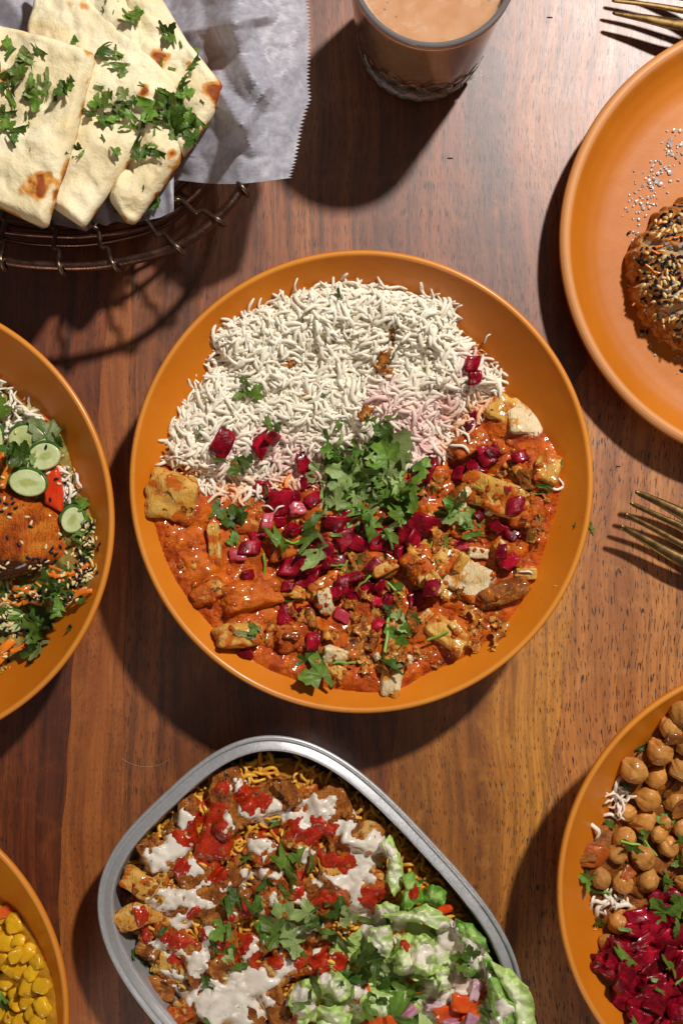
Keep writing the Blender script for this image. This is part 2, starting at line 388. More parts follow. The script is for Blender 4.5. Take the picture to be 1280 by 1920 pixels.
def metal(name, col, rough, bsc=0, bd=0, spark=None, aniso=None):
    m, nt, b = nodes(name); p = pos(nt); b.inputs["Metallic"].default_value = 1
    c = None
    if spark:
        c = mixc(nt, mrange(nt, noise(nt, p, 1500, 2), .55, .7), col, spark); nt.links.new(c, b.inputs["Base Color"])
    else: b.inputs["Base Color"].default_value = (*col, 1)
    nt.links.new(mrange(nt, noise(nt, p, 200, 4), .3, .7, rough - .06, rough + .1), b.inputs["Roughness"])
    if bsc: bump(nt, b, [(noise(nt, p, bsc, 4), bd)])
    return m
M['bronze'] = metal("bronze_wire", (.16, .085, .062), .32, 900, .0001, (.24, .12, .09))
M['wire'] = metal("dark_wire", (.17, .12, .085), .36, 500, .0001)
M['gold'] = metal("brushed_gold", (.22, .13, .048), .34, 700, .00004)
m, nt, b = nodes("pressed_aluminium"); p = pos(nt); b.inputs["Metallic"].default_value = .6
mp = nt.nodes.new("ShaderNodeMapping"); mp.inputs["Scale"].default_value = (1, .7, 1); nt.links.new(p, mp.inputs[0]); mp.inputs["Rotation"].default_value = (0, 0, .8)
nt.links.new(ramp(nt, mrange(nt, noise(nt, mp.outputs[0], 1500, 4), .3, .7), [(0, (.50, .495, .50)), (1, (.54, .535, .54))]), b.inputs["Base Color"])
nt.links.new(mrange(nt, noise(nt, mp.outputs[0], 900, 3), .3, .7, .34, .5), b.inputs["Roughness"])
bump(nt, b, [(noise(nt, mp.outputs[0], 1200, 3), .00002), (noise(nt, p, 60, 2), .0003), (noise(nt, p, 22, 2), .0012)])
M['alu'] = m
m, nt, b = nodes("clear_glass"); b.inputs["Transmission Weight"].default_value = 1; b.inputs["Roughness"].default_value = .01; b.inputs["IOR"].default_value = 1.48
b.inputs["Base Color"].default_value = (.97, .98, .98, 1)
M['glass'] = m
m, nt, b = nodes("rim_glass"); b.inputs["Transmission Weight"].default_value = .75; b.inputs["Roughness"].default_value = .04; b.inputs["IOR"].default_value = 1.5
b.inputs["Base Color"].default_value = (.50, .51, .53, 1); M['rimglass'] = m
m, nt, b = nodes("thin_glass"); nt.nodes.remove(b)
fr = nt.nodes.new("ShaderNodeFresnel"); fr.inputs[0].default_value = 1.5
gs = nt.nodes.new("ShaderNodeBsdfGlossy"); gs.inputs["Roughness"].default_value = .12; tr = nt.nodes.new("ShaderNodeBsdfTransparent"); tr.inputs[0].default_value = (.955, .95, .945, 1)
mx = nt.nodes.new("ShaderNodeMixShader"); nt.links.new(mth(nt, 'ADD', mth(nt, 'MULTIPLY', fr.outputs[0], 1.5), .03, True), mx.inputs[0]); nt.links.new(tr.outputs[0], mx.inputs[1]); nt.links.new(gs.outputs[0], mx.inputs[2])
nt.links.new(mx.outputs[0], nt.nodes["Material Output"].inputs[0]); M['thin'] = m
m, nt, b = nodes("salt_crystal"); b.inputs["Base Color"].default_value = (.66, .58, .54, 1); b.inputs["Roughness"].default_value = .25
b.inputs["Transmission Weight"].default_value = .45
M['salt'] = m
# ------------------------------------------------------------------ shape makers
def revolve(profile, seg=160):
    """profile [(r, z)]; r of 0 at an end gives a pole"""
    V, Fc = [], []; rows = []
    for r, z in profile:
        if r <= 1e-9: rows.append([len(V)] * seg); V.append((0, 0, z))
        else:
            rows.append(list(range(len(V), len(V) + seg)))
            V += [(r * math.cos(2 * math.pi * i / seg), r * math.sin(2 * math.pi * i / seg), z) for i in range(seg)]
    for a, b_ in zip(rows, rows[1:]):
        for i in range(seg):
            j = (i + 1) % seg; q = [a[i], a[j], b_[j], b_[i]]; u = []
            for x in q:
                if x not in u: u.append(x)
            if len(u) > 2: Fc.append(u)
    return np.array(V), Fc
def catmull(P_, n, closed=False):
    P_ = [Vector(p) for p in P_]; out = []; m = len(P_)
    k = m if closed else m - 1
    for i in range(k):
        if closed: a, b_, c, d = P_[(i - 1) % m], P_[i], P_[(i + 1) % m], P_[(i + 2) % m]
        else: a, b_, c, d = P_[max(i - 1, 0)], P_[i], P_[i + 1], P_[min(i + 2, m - 1)]
        for j in range(n):
            t = j / n
            out.append(.5 * ((2 * b_) + (c - a) * t + (2 * a - 5 * b_ + 4 * c - d) * t * t + (3 * b_ - a - 3 * c + d) * t ** 3))
    if not closed: out.append(P_[-1])
    return out
def tube_vf(pts, rad, closed=False, seg=10, flat=1.0):
    """rad number or list; returns V, F (F quads + end caps)"""
    n = len(pts); V = []; Fc = []
    up = Vector((0, 0, 1))
    for i, p in enumerate(pts):
        a = pts[(i - 1) % n] if (closed or i > 0) else p; c = pts[(i + 1) % n] if (closed or i < n - 1) else p
        t = (c - a).normalized() if (c - a).length > 1e-12 else Vector((1, 0, 0))
        s = t.cross(up)
        if s.length < .05: s = t.cross(Vector((0, 1, 0)))
        s.normalize(); u = s.cross(t).normalized(); r = rad[i] if hasattr(rad, '__len__') else rad
        for k in range(seg):
            an = 2 * math.pi * k / seg; V.append(p + s * (r * math.cos(an)) + u * (r * flat * math.sin(an)))
    for i in range(n if closed else n - 1):
        j = (i + 1) % n
        for k in range(seg):
            l = (k + 1) % seg; Fc.append([i * seg + k, i * seg + l, j * seg + l, j * seg + k])
    if not closed: Fc.append(list(range(seg))[::-1]); Fc.append([(n - 1) * seg + k for k in range(seg)])
    return np.array([tuple(v) for v in V]), Fc
def tube(name, pts, rad, mat, closed=False, seg=10, flat=1.0):
    V, Fc = tube_vf(pts, rad, closed, seg, flat); return mk(name, V, Fc, mat)
def rbox(n=7, p=6, dims=(1, 1, 1), amp=.06, freq=2.0, seed=0, bend=0.0, octv=3):
    """rounded box of about unit size, lumpy; the p-norm sets how square it is"""
    g = np.linspace(-1, 1, n); pts = {}; V = []; Fc = []
    def vid(x):
        k = tuple(np.round(x, 5))
        if k not in pts: pts[k] = len(V); V.append(x)
        return pts[k]
    for ax in range(3):
        for s in (-1, 1):
            for i in range(n - 1):
                for j in range(n - 1):
                    q = []
                    for (u, v) in ((i, j), (i + 1, j), (i + 1, j + 1), (i, j + 1)):
                        x = [0, 0, 0]; x[ax] = s; x[(ax + 1) % 3] = g[u]; x[(ax + 2) % 3] = g[v]; q.append(vid(x))
                    Fc.append(q if s > 0 else q[::-1])
    V = np.array(V, float); V = np.tan(V * .72) / math.tan(.72)
    V = V / (np.abs(V) ** p).sum(1)[:, None] ** (1 / p) * .5
    nrm = V / np.linalg.norm(V, axis=1)[:, None]
    V = V + nrm * (fbm(V * freq * 2 + seed * 7.3, seed, octv) * amp)[:, None]
    V = V * np.array(dims)
    if bend:
        a = V[:, 0] * bend; r = 1 / bend - V[:, 2] * 1.0
        x = r * np.sin(a); z = 1 / bend - r * np.cos(a); V = np.c_[x, V[:, 1], z * 1.0]
        V[:, 2] -= V[:, 2].mean(); V[:, 2] *= -1
    return V, Fc
def meshof(name, vf, mat, smooth=True, attrs=None): return mk(name, vf[0], vf[1], mat, smooth, link=False, attrs=attrs)

# coriander leaves: lobed outline, creased along each lobe, curled
def leaf_vf(seed, cut=None, curl=(.5, .3), lob=((-78, .82), (0, 1.0), (78, .82)), na=84, nr=7):
    rr = random.Random(seed); V = []; Fc = []; vein = []
    th = [math.radians(-150 + 300 * i / (na - 1)) for i in range(na)]
    lo = [(math.radians(a + rr.uniform(-8, 8)), r * rr.uniform(.85, 1.1)) for a, r in lob]
    ph = rr.uniform(0, 6)
    for k in range(nr + 1):
        t = (k / nr)
        for i, a in enumerate(th):
            best = .40; dd = 9
            for la, lr in lo:
                d = a - la; w = .66
                v = lr * math.exp(-(d / w) ** 4)
                v *= (1 - .17 * (0.5 - .5 * math.cos(d * 11)) ** 2 - .05 * (0.5 + .5 * math.cos(d * 33)))
                best = max(best, v); dd = min(dd, abs(d))
            r = best * (t ** .9) * .62
            x, y = r * math.sin(a), r * math.cos(a) - .1
            if cut:
                for cx, cy, cd in cut:
                    e = x * cx + y * cy - cd
                    if e > 0: x -= cx * e; y -= cy * e
            z = .07 * math.exp(-(dd / .22) ** 2) * -1 * t + curl[0] * x * x + curl[1] * y * y + .05 * math.sin(7 * x + ph) * math.cos(6 * y + ph) * t
            V.append((x, y, z)); vein.append(math.exp(-(dd / .07) ** 2) * (1 - .3 * t) if k > 0 else 1)
    for k in range(nr):
        for i in range(na - 1):
            Fc.append([k * na + i, k * na + i + 1, (k + 1) * na + i + 1, (k + 1) * na + i])
    return np.array(V), Fc, vein
LEAF = {}
def leafset(kind):
    out = []
    cfg = [(None, (.5, .3)), (None, (-.7, .5)), (None, (1.3, -.3)), (None, (-.3, -.9)), (None, (1.9, .5)),
           ([(1, .2, .12)], (.6, -.4)), ([(-.7, .7, .15), (.9, -.3, .2)], (-.8, .6)), ([(0, -1, -.05)], (.9, .9)),
           ([(0, 1, .18), (0, -1, .12)], (-1.2, .3)), ([(1, 0, .08), (-1, 0, .10)], (.2, 1.0)),
           ([(.7, .7, .08), (-.7, -.7, .16)], (2.0, -1.0)), ([(-1, .5, .05)], (-1.5, -.8))]
    for i, (cut, cu) in enumerate(cfg):
        V, Fc, ve = leaf_vf(i * 5 + 3, cut, cu)
        c = (V.max(0) + V.min(0)) / 2; V = V - c; e = max(np.ptp(V[:, 0]), np.ptp(V[:, 1])); V = V / e
        V[:, 2] -= V[:, 2].min(); out.append(mk("coriander_" + kind, V, Fc, M[kind], link=False, attrs={"vein": ve}))
    return out
for k in ('leaf', 'leafpale', 'leafdark'): LEAF[k] = leafset(k)
def stemmesh(seed):
    rr = random.Random(seed); pts = [Vector((x, rr.uniform(-.05, .05), .05 * math.sin(3 * x))) for x in np.linspace(-.5, .5, 6)]
    return meshof("coriander_stem", tube_vf(catmull(pts, 3), .055, seg=7), M['stem'])
STEM = [stemmesh(i) for i in range(4)]
def scale_put(o, loc, rot, sc):
    o.location = loc; o.rotation_mode = 'QUATERNION'; o.rotation_quaternion = rot; o.scale = sc
def orient(n, yaw, tilt=0.0, tiltdir=0.0, follow=.6):
    nn = (Vector((0, 0, 1)) * (1 - follow) + n * follow).normalized()
    q = Vector((0, 0, 1)).rotation_difference(nn)
    return Quaternion((math.cos(tiltdir), math.sin(tiltdir), 0), tilt) @ q @ Quaternion((0, 0, 1), yaw)
def put(name, me, px, py, w, yaw=None, sc=(1, 1, 1), tilt=0.0, lift=0.0, follow=.6, mat=None, r=False, sink=0.0, parent=None):
    """drop a unit-size mesh on whatever lies under photo pixel (px,py); w is its width in photo pixels"""
    p, n = hit(px, py); k = m_per_px(p.z); s = w * k
    yaw = R.uniform(0, 6.28) if yaw is None else math.radians(yaw)
    o = obj(name, me, None, mat)
    scale_put(o, p + Vector((0, 0, lift - sink * s)), orient(n, yaw, tilt, R.uniform(0, 6.28), follow), (s * sc[0], s * sc[1], s * sc[2]))
    if parent is not None: child(o, parent)
    if r: reg_obj(o)
    return o
# polygons and beds
def resample(poly, n, closed=True):
    P_ = np.array(poly, float)
    if closed: P_ = np.r_[P_, P_[:1]]
    d = np.r_[0, np.cumsum(np.linalg.norm(np.diff(P_, axis=0), axis=1))]
    t = np.linspace(0, d[-1], n, endpoint=not closed)
    return np.c_[np.interp(t, d, P_[:, 0]), np.interp(t, d, P_[:, 1])]
def sdf(pts, poly):
    """signed distance, inside positive"""
    P_ = np.array(poly, float); Q = np.roll(P_, -1, 0); d = np.full(len(pts), 1e9); ins = np.zeros(len(pts), bool)
    for a, b_ in zip(P_, Q):
        ab = b_ - a; t = np.clip(((pts - a) @ ab) / max(ab @ ab, 1e-12), 0, 1)
        d = np.minimum(d, np.linalg.norm(pts - a - t[:, None] * ab, axis=1))
        c = ((a[1] > pts[:, 1]) != (b_[1] > pts[:, 1])) & (pts[:, 0] < (b_[0] - a[0]) * (pts[:, 1] - a[1]) / (b_[1] - a[1] + 1e-12) + a[0])
        ins ^= c
    return np.where(ins, d, -d)
def gridmesh(name, X, Y, Z, keep, mat, attrs=None, link=True):
    ny, nx = X.shape; idx = np.arange(nx * ny).reshape(ny, nx)
    q = np.stack([idx[:-1, :-1], idx[:-1, 1:], idx[1:, 1:], idx[1:, :-1]], -1).reshape(-1, 4)
    k = keep[:-1, :-1] & keep[:-1, 1:] & keep[1:, 1:] & keep[1:, :-1]; q = q[k.ravel()]
    used = np.unique(q); mp = np.full(nx * ny, -1); mp[used] = np.arange(len(used))
    V = np.c_[X.ravel(), Y.ravel(), Z.ravel()][used]; q = mp[q][:, ::-1].copy()
    at = {a: v.ravel()[used] for a, v in (attrs or {}).items()}
    o = mk(name, V, q, mat, attrs=at, link=link); return o, V, q
def pad_vf(outline, T, edge, rings=18, n=110, zb=lambda x, y: 0, amp=.0, freq=60, seed=0, dome=0.0, bottom=True, jag=0.0):
    """a slab with a rounded rim over a star-shaped outline (world metres)"""
    O = resample(outline, n)
    if jag:
        c = O.mean(0); a = fbm(O * 220, seed + 3, 3); O = c + (O - c) * (1 + a[:, None] * jag)
    c = O.mean(0); V = []; T_ = []
    ts = [1 - (1 - i / rings) ** 1.6 for i in range(rings + 1)]
    for t in ts:
        P_ = c + (O - c) * t
        V.append(P_)
    P_ = np.concatenate(V); d = np.maximum(sdf(P_, O), 0); e = np.clip(d / edge, 0, 1)
    z = T * (1 - (1 - e) ** 2) ** .5 + dome * (1 - np.exp(-d / (edge * 3)))
    base = np.array([zb(x, y) for x, y in P_])
    z = base + z + e * amp * fbm(P_ * freq, seed, 4)
    Vt = np.c_[P_, z]; Fc = []
    for k in range(rings):
        for i in range(n):
            j = (i + 1) % n; Fc.append([k * n + i, k * n + j, (k + 1) * n + j, (k + 1) * n + i][::-1])
    if bottom:
        b0 = len(Vt); Pb = c + (O - c) * .985
        zb_ = np.array([zb(x, y) for x, y in Pb]); Vt = np.r_[Vt, np.c_[Pb, zb_ - T * .15], [[c[0], c[1], zb(c[0], c[1]) - T * .15]]]
        for i in range(n):
            j = (i + 1) % n; Fc.append([rings * n + i, rings * n + j, b0 + j, b0 + i][::-1]); Fc.append([b0 + i, b0 + j, b0 + n][::-1])
    return Vt, Fc, d
def pxpoly(L, z): return [tuple(W(x, y, z))[:2] for x, y in L]
# things that wrap over what lies below them (sauces)
def drape(name, x0, x1, y0, y1, step, maskf, thick, mat, blur=1, zmax=1):
    xs = np.arange(x0, x1, step); ys = np.arange(y0, y1, step); PX, PY = np.meshgrid(xs, ys)
    m = maskf(PX.ravel(), PY.ravel()).reshape(PX.shape); Z = np.zeros(PX.shape)
    near = m > -.35
    for i, j in zip(*np.nonzero(near)): Z[i, j] = hit(PX[i, j], PY[i, j])[0].z
    for _ in range(blur):
        w = near.astype(float); zz = Z * w
        s = zz.copy(); c = w.copy()
        for a, b_ in ((0, 1), (0, -1), (1, 0), (-1, 0)): s += np.roll(zz, (a, b_), (0, 1)); c += np.roll(w, (a, b_), (0, 1))
        Z = np.where(near, np.maximum(s / np.maximum(c, 1), Z - .0006), Z)
    h = np.where(m > 0, thick * np.sqrt(np.clip(m, 0, 1)), m * .004)
    Z = Z + h; k = (D - Z) / F
    return gridmesh(name, (PX - 640) * k, (960 - PY) * k, Z, m > -.25, mat)
def blobmask(blobs, nz=.35, sc=18, seed=0, soft=10):
    B = np.array(blobs, float)
    def f(x, y):
        v = np.full(len(x), -9.0)
        for bx, by, br in B: v = np.maximum(v, (br - np.hypot(x - bx, y - by)) / soft)
        return np.clip(v, -1.2, 1.2) + nz * 2 * fbm(np.c_[x, y] / sc, seed, 4) - .25
    return f
# rice
def grain_templates(nv=16, seg=8, rings=8, slim=.063):
    out = []
    for s in range(nv):
        rr = random.Random(s); cv = rr.uniform(-1.8, 1.8); sl = slim * rr.uniform(.82, 1.15); sb = rr.uniform(-.06, .06); pts = []
        for i in range(rings):
            t = i / (rings - 1) - .5; pts.append(Vector((t, cv * (t * t - .08) * .5 + sb * math.sin(t * 9), .10 * math.sin(t * 5 + s))))
        rad = [sl * (.50 + .50 * (1 - abs(2 * i / (rings - 1) - 1) ** 6)) for i in range(rings)]
        V, Fc = tube_vf(pts, rad, seg=seg, flat=.85); tri = []
        for f in Fc:
            if len(f) == 4: tri += [[f[0], f[1], f[2]], [f[0], f[2], f[3]]]
            else: tri += [[f[0], f[i], f[i + 1]] for i in range(1, len(f) - 1)]
        out.append((V, np.array(tri)))
    return out
GR = grain_templates()
def rice(name, pts, mat, attrf=None, rs=3, fat=1.0):
    """pts: list of (Vector position, normal, length m, spread)"""
    rr = random.Random(rs); AV, AF, n0 = [], [], 0; A = {}
    for p, nrm, ln, tl in pts:
        V, Fc = GR[rr.randrange(len(GR))]
        fl = float(vnoise(np.array([[p.x * 55, p.y * 55, 3.3]]))[0]) * 4.5
        q = orient(nrm, fl + rr.gauss(0, .9), rr.gauss(0, tl), rr.uniform(0, 6.28), .7).to_matrix()
        Vw = (V * [ln, ln * fat, ln * fat]) @ np.array(q).T + np.array(p); AV.append(Vw); AF.append(Fc + n0); n0 += len(V)
        if attrf:
            for k, v in attrf(p).items(): A.setdefault(k, []).append(np.full(len(V), v))
    return mk(name, np.concatenate(AV), np.concatenate(AF), mat, attrs={k: np.concatenate(v) for k, v in A.items()})
# curly fried onion
def crispy_vf(seed, k=3):
    rr = random.Random(seed); AV, AF, n0 = [], [], 0
    for s in range(k):
        p = Vector((rr.uniform(-.25, .25), rr.uniform(-.2, .2), rr.uniform(0, .2))); d = Vector((rr.uniform(-1, 1), rr.uniform(-1, 1), .1)).normalized(); P_ = []
        for i in range(9):
            P_.append(p.copy()); d = (d + Vector((rr.gauss(0, .55), rr.gauss(0, .55), rr.gauss(0, .35)))).normalized()
            p = p + d * .10; p.z = min(max(p.z, .0), .38)
        C = catmull(P_, 3); n = len(C); w = rr.uniform(.13, .24); V = []
        for i, c in enumerate(C):
            t = (C[min(i + 1, n - 1)] - C[max(i - 1, 0)]).normalized(); u = Vector((0, 0, 1)); sd = t.cross(u).normalized() if t.cross(u).length > .05 else Vector((1, 0, 0))
            an = 1.2 * math.sin(i * .35 + seed + s); e = (sd * math.cos(an) + u * math.sin(an)); nn = e.cross(t).normalized()
            ww = w * (.6 + .6 * math.sin(math.pi * i / (n - 1))) * (1 + .3 * math.sin(i * 1.9))
            for a, b_ in ((-1, .3), (-.4, .9), (.4, .5), (1, .2), (.5, -.5), (-.5, -.5)): V.append(c + e * ww * a + nn * (.022 * b_))
        for i in range(n - 1):
            for q in range(6):
                r2 = (q + 1) % 6; AF.append([n0 + i * 6 + q, n0 + i * 6 + r2, n0 + (i + 1) * 6 + r2, n0 + (i + 1) * 6 + q])
        AF.append([n0 + q for q in range(6)]); AF.append([n0 + (n - 1) * 6 + q for q in range(6)][::-1])
        AV += [tuple(v) for v in V]; n0 += len(V)
    V = np.array(AV); V[:, :2] -= (V[:, :2].max(0) + V[:, :2].min(0)) / 2; V /= max(np.ptp(V[:, 0]), np.ptp(V[:, 1])); return V, AF
CRISP = [meshof("fried_onion", crispy_vf(i * 3 + 1, 4 if i < 4 else 1), M['crispy']) for i in range(8)]
# prototypes
CHUNK = [rbox(17, 8 if i % 2 else 4.5, (1, R.uniform(.7, 1), 1), .11, 1.6, i, octv=5) for i in range(8)]
CHUNKM = {}
def chunkmesh(i, kind):
    if (i, kind) not in CHUNKM: CHUNKM[(i, kind)] = meshof("chicken_" + kind, CHUNK[i], M[kind])
    return CHUNKM[(i, kind)]
DICE = [rbox(9, 11, (1, R.uniform(.55, 1.0), R.uniform(.28, .5)), .13, 1.1, 20 + i, bend=(0, .5, .9, -.6)[i % 4]) for i in range(12)]
for V_, _f in DICE:
    kx, ky = R.uniform(-.35, .35), R.uniform(-.3, .3); V_[:, 0] += kx * V_[:, 1]; V_[:, 1] += ky * V_[:, 2]; V_[:, 1] *= 1 + R.uniform(-.5, .5) * V_[:, 0]
PETAL = [rbox(11, 7, (1, .62, .14), .10, 1.1, 40 + i, bend=(1.1, 1.6, .8, 1.9)[i % 4]) for i in range(6)]
for V_, _f in PETAL: V_[:, 1] *= 1 + R.uniform(-.7, .7) * V_[:, 0]; V_[:, 0] += R.uniform(-.4, .4) * V_[:, 1]
DM = {}
def dice(i, kind, base=None):
    L = base or DICE; key = (id(L), i % len(L), kind)
    if key not in DM: DM[key] = meshof("cut_" + kind, L[i % len(L)], M[kind])
    return DM[key]
def seedmesh(kind):
    V, Fc = rbox(4, 2, (1, .58, .34), 0, 1, 1); V = V.copy(); V[:, 1] *= (1 - .55 * (V[:, 0] + .5) ** 1.5); return meshof("sesame_seed", (V, Fc), M[kind])
SEED = {k: seedmesh(k) for k in ('seedw', 'seedb')}
# ------------------------------------------------------------------ table top: five boards
table = empty("table_top", (0, 0, 0), "oiled hardwood table top of glued boards under all the dishes", "table"); table["kind"] = "structure"
YS = [-2200, -300, 0, 480, 780, 1000, 1250, 1400, 1650, 1900, 2300, 4200]
JOINTS = [[-2600] * 12,
          [228, 224, 218, 206, 188, 165, 140, 124, 114, 108, 100, 90],
          [262, 256, 250, 243, 246, 240, 235, 231, 226, 220, 214, 200],
          [1290, 1280, 1270, 1240, 1040, 850, 750, 738, 700, 670, 640, 600],
          [1330, 1320, 1310, 1280, 1095, 1085, 1066, 1035, 995, 970, 950, 900],
          [3900] * 12]
tops = ["wood_left", "wood_stripe", "wood_middle", "wood_yellow_glow", "wood_tan"]
_y = np.arange(0, 353) / 32
def smooth(t, v):
    v = np.interp(t, np.arange(12), v); p = np.pad(v, 24, mode='edge'); return np.convolve(p, np.ones(49) / 49, 'valid')
for k in range(5):
    a, b_ = JOINTS[k], JOINTS[k + 1]; V, Fc = [], []; g = .00002; n = 0
    ya = smooth(_y, YS)
    L = smooth(_y, a) + (0 if k == 0 else 1) * (3 * np.sin(ya / 70) + 1.5 * np.sin(ya / 23)); Rr = smooth(_y, b_) + (0 if k == 4 else 1) * (3 * np.sin(ya / 70) + 1.5 * np.sin(ya / 23))
    for y, l, r in zip(ya, L, Rr):
        p, q = W(l, y), W(r, y); V += [(p.x + g, p.y, -.0001), (p.x + 3 * g, p.y, 0), (q.x - 3 * g, q.y, 0), (q.x - g, q.y, -.0001), (q.x - g, q.y, -.03), (p.x + g, p.y, -.03)]
    m_ = len(ya)
    for i in range(m_ - 1):
        for j in range(6):
            l = (j + 1) % 6; Fc.append([i * 6 + j, i * 6 + l, (i + 1) * 6 + l, (i + 1) * 6 + j][::-1])
    o = mk("board", V, Fc, M[tops[k]], smooth=False); o.parent = table
# dark filler under the joints
V = [(x, y, -.012) for x in (-.95, 1.0) for y in (-1.0, .9)]
o = mk("joint_filler", V, [[0, 2, 3, 1]], M['tabledark'], smooth=False); o.parent = table

# ------------------------------------------------------------------ dishes
def bowl_z(r): return .006 + .044 * (max(r - .052, 0) / .066) ** 1.75
def bowl(px, py, Rpx, name, label, mat='glaze', H=.05):
    c = W(px, py, H); Rr = Rpx * m_per_px(H); s = Rr / .1212
    t = empty(name, (c.x, c.y, 0), label, "bowl", "orange glazed bowls on the table")
    prof = [(0, .006)] + [(r, bowl_z(r)) for r in np.linspace(.02, .1175, 34)]
    zt = prof[-1][1]; prof += [(.1180, zt + .0007), (.1188, zt + .0013), (.1197, zt + .0014), (.1206, zt + .0010), (.1212, zt + .0001), (.1211, zt - .0010)]
    prof += [(r + .0030, bowl_z(r) - .0022) for r in np.linspace(.116, .058, 20)] + [(.056, .003), (.055, .0), (.051, .0), (.050, .0025), (0, .0025)]
    prof = [(r * s, z) for r, z in prof]
    V, Fc = revolve(prof, 200); nb = 36
    # body and rim band are parts
    reg(V + np.array([c.x, c.y, 0]), Fc)
    ob = mk("dish_body", V, Fc, M[mat]); ob.parent = t
    return c, s
B1 = bowl(677, 903, 435, "curry_bowl", "orange bowl in the middle holding rice and chicken curry")
B2 = bowl(-216, 978, 431, "salmon_bowl", "orange bowl at left edge holding glazed fish, cucumber and rice")
B4 = bowl(1478, 1670, 435, "chickpea_bowl", "orange bowl at lower right holding chickpeas and pickled onion")
B5 = bowl(-305, 1903, 435, "lentil_bowl", "orange bowl at bottom left corner holding yellow lentils")
# flat coupe plate
pc = W(1475, 452, .022); PR = 427 * m_per_px(.022)
pl = empty("side_plate", (pc.x, pc.y, 0), "flat orange plate at upper right with a seeded patty", "plate")
prof = [(0, .0085), (.085, .0087), (.100, .0098), (.108, .0125), (.1135, .0165), (.1175, .0208), (.1190, .0222), (.1203, .0227), (.1220, .0224), (.1238, .0210), (.1240, .0196), (.121, .0165), (.112, .0085), (.10, .0045), (.075, .003), (.0735, 0), (.069, 0), (.068, .003), (0, .003)]
P2 = []
for (a, b_), (c_, d_) in zip(prof, prof[1:]):
    for t_ in np.linspace(0, 1, 4)[:-1]: P2.append((a + (c_ - a) * t_, b_ + (d_ - b_) * t_))
P2.append(prof[-1]); s_ = PR / .124
V, Fc = revolve([(r * s_, z) for r, z in P2], 220)
reg(V + np.array([pc.x, pc.y, 0]), Fc); o = mk("dish_body", V, Fc, M['plate']); o.parent = pl

# ------------------------------------------------------------------ aluminium tray
TC = W(581, 1784, .036); TK = m_per_px(.036); TA, TB = 403 * TK, 307 * TK; TANG = math.radians(-47.03)
def superel(n=220, p=3.05):
    t = np.linspace(0, 2 * math.pi, n, endpoint=False); c, s = np.cos(t), np.sin(t)
    return np.c_[np.sign(c) * np.abs(c) ** (2 / p) * TA, np.sign(s) * np.abs(s) ** (2 / p) * TB]
E0 = resample(superel(400), 260); tn = np.roll(E0, -1, 0) - np.roll(E0, 1, 0); tn /= np.linalg.norm(tn, axis=1)[:, None]; NR = np.c_[-tn[:, 1], tn[:, 0]]
rot = np.array([[math.cos(TANG), -math.sin(TANG)], [math.sin(TANG), math.cos(TANG)]])
def trayloop(off): return (E0 + NR * off) @ rot.T
def loft(prof):
    V = np.concatenate([np.c_[trayloop(o_), np.full(260, z)] for o_, z in prof]); Fc = []
    for k in range(len(prof) - 1):
        for i in range(260):
            j = (i + 1) % 260; Fc.append([k * 260 + i, k * 260 + j, (k + 1) * 260 + j, (k + 1) * 260 + i])
    return V, Fc
tray = empty("foil_tray", (TC.x, TC.y, 0), "rounded silver foil tray of chicken, yellow rice and salad at the bottom", "tray")
V, Fc = loft([(.0084, .034), (.0086, .030), (.0112, .018), (.0155, .008), (.022, .0045), (.040, .004), (.060, .004)])
n = 260; ctr = len(V); V = np.r_[V, [[0, 0, .004]]]; Fc += [[6 * n + i, 6 * n + (i + 1) % n, ctr] for i in range(n)]
reg(V + np.array([TC.x, TC.y, 0]), Fc); o = mk("tray_wall", V, Fc, M['alu']); o.parent = tray
V, Fc = loft([(.0086, .0334), (.0081, .0352), (.0075, .0357), (.0069, .0353), (.0034, .0351), (.0029, .0345), (.0024, .0352)])
o = mk("flange", V, Fc, M['alu']); o.parent = tray; reg(V + np.array([TC.x, TC.y, 0]), Fc)
V, Fc = loft([(.0024 - .0012 + .0013 * math.cos(a), .0350 + .0013 * math.sin(a)) for a in np.linspace(0, 2 * math.pi, 12)])
o = mk("rolled_edge", V, Fc, M['alu']); o.parent = tray

# ------------------------------------------------------------------ glass of tea
G = W(788, 79, 0); gl = empty("tea_glass", (G.x, G.y, 0), "cut glass tumbler of milky tea standing at the top edge", "glass")
RB, RT, HT = .0352, .0412, .090
def gr(z): return RB + (RT - RB) * (z / HT) ** .9 - .0035 * max(0, 1 - z / .007) ** 2
seg = 288; zs = list(np.linspace(0, .036, 40)) + list(np.linspace(.038, .086, 14)) + [.088, .0894, .0900]
V, rows = [], []
for z in zs:
    r0 = gr(z); row = []
    for i in range(seg):
        a = 2 * math.pi * i / seg; r = r0
        if .003 < z < .034:          # star fans and lozenges cut round the foot
            u = (a * 9 / (2 * math.pi)) % 1 - .5; zz = (z - .018) / .015
            d1 = abs(abs(u) * 2 - (1 - abs(zz))); d2 = abs(abs(u) * 2 - abs(zz) * .8)
            r -= .0017 * (math.exp(-(d1 / .08) ** 2) + math.exp(-(d2 / .09) ** 2)) + .0016 * math.exp(-(u / .07) ** 2 - (zz / .25) ** 2)
        elif z >= .034:
            u = (a * 9 / (2 * math.pi)) % 1 - .5; r -= .0004 * max(0, 1 - abs(u) * 5) * max(0, 1 - (z - .034) / .035)
        if z > .0885: r -= .0008 * ((z - .0885) / .0015) ** 2
        row.append(len(V)); V.append((r * math.cos(a), r * math.sin(a), z))
    rows.append(row)
for r_, z in [(.0385, .0900), (.0380, .0890)] + [(gr(z) - .0028, z) for z in np.linspace(.086, .013, 20)] + [(.028, .0105), (.015, .010)]:
    row = []
    for i in range(seg):
        a = 2 * math.pi * i / seg; row.append(len(V)); V.append((r_ * math.cos(a), r_ * math.sin(a), z))
    rows.append(row)
Fc = []
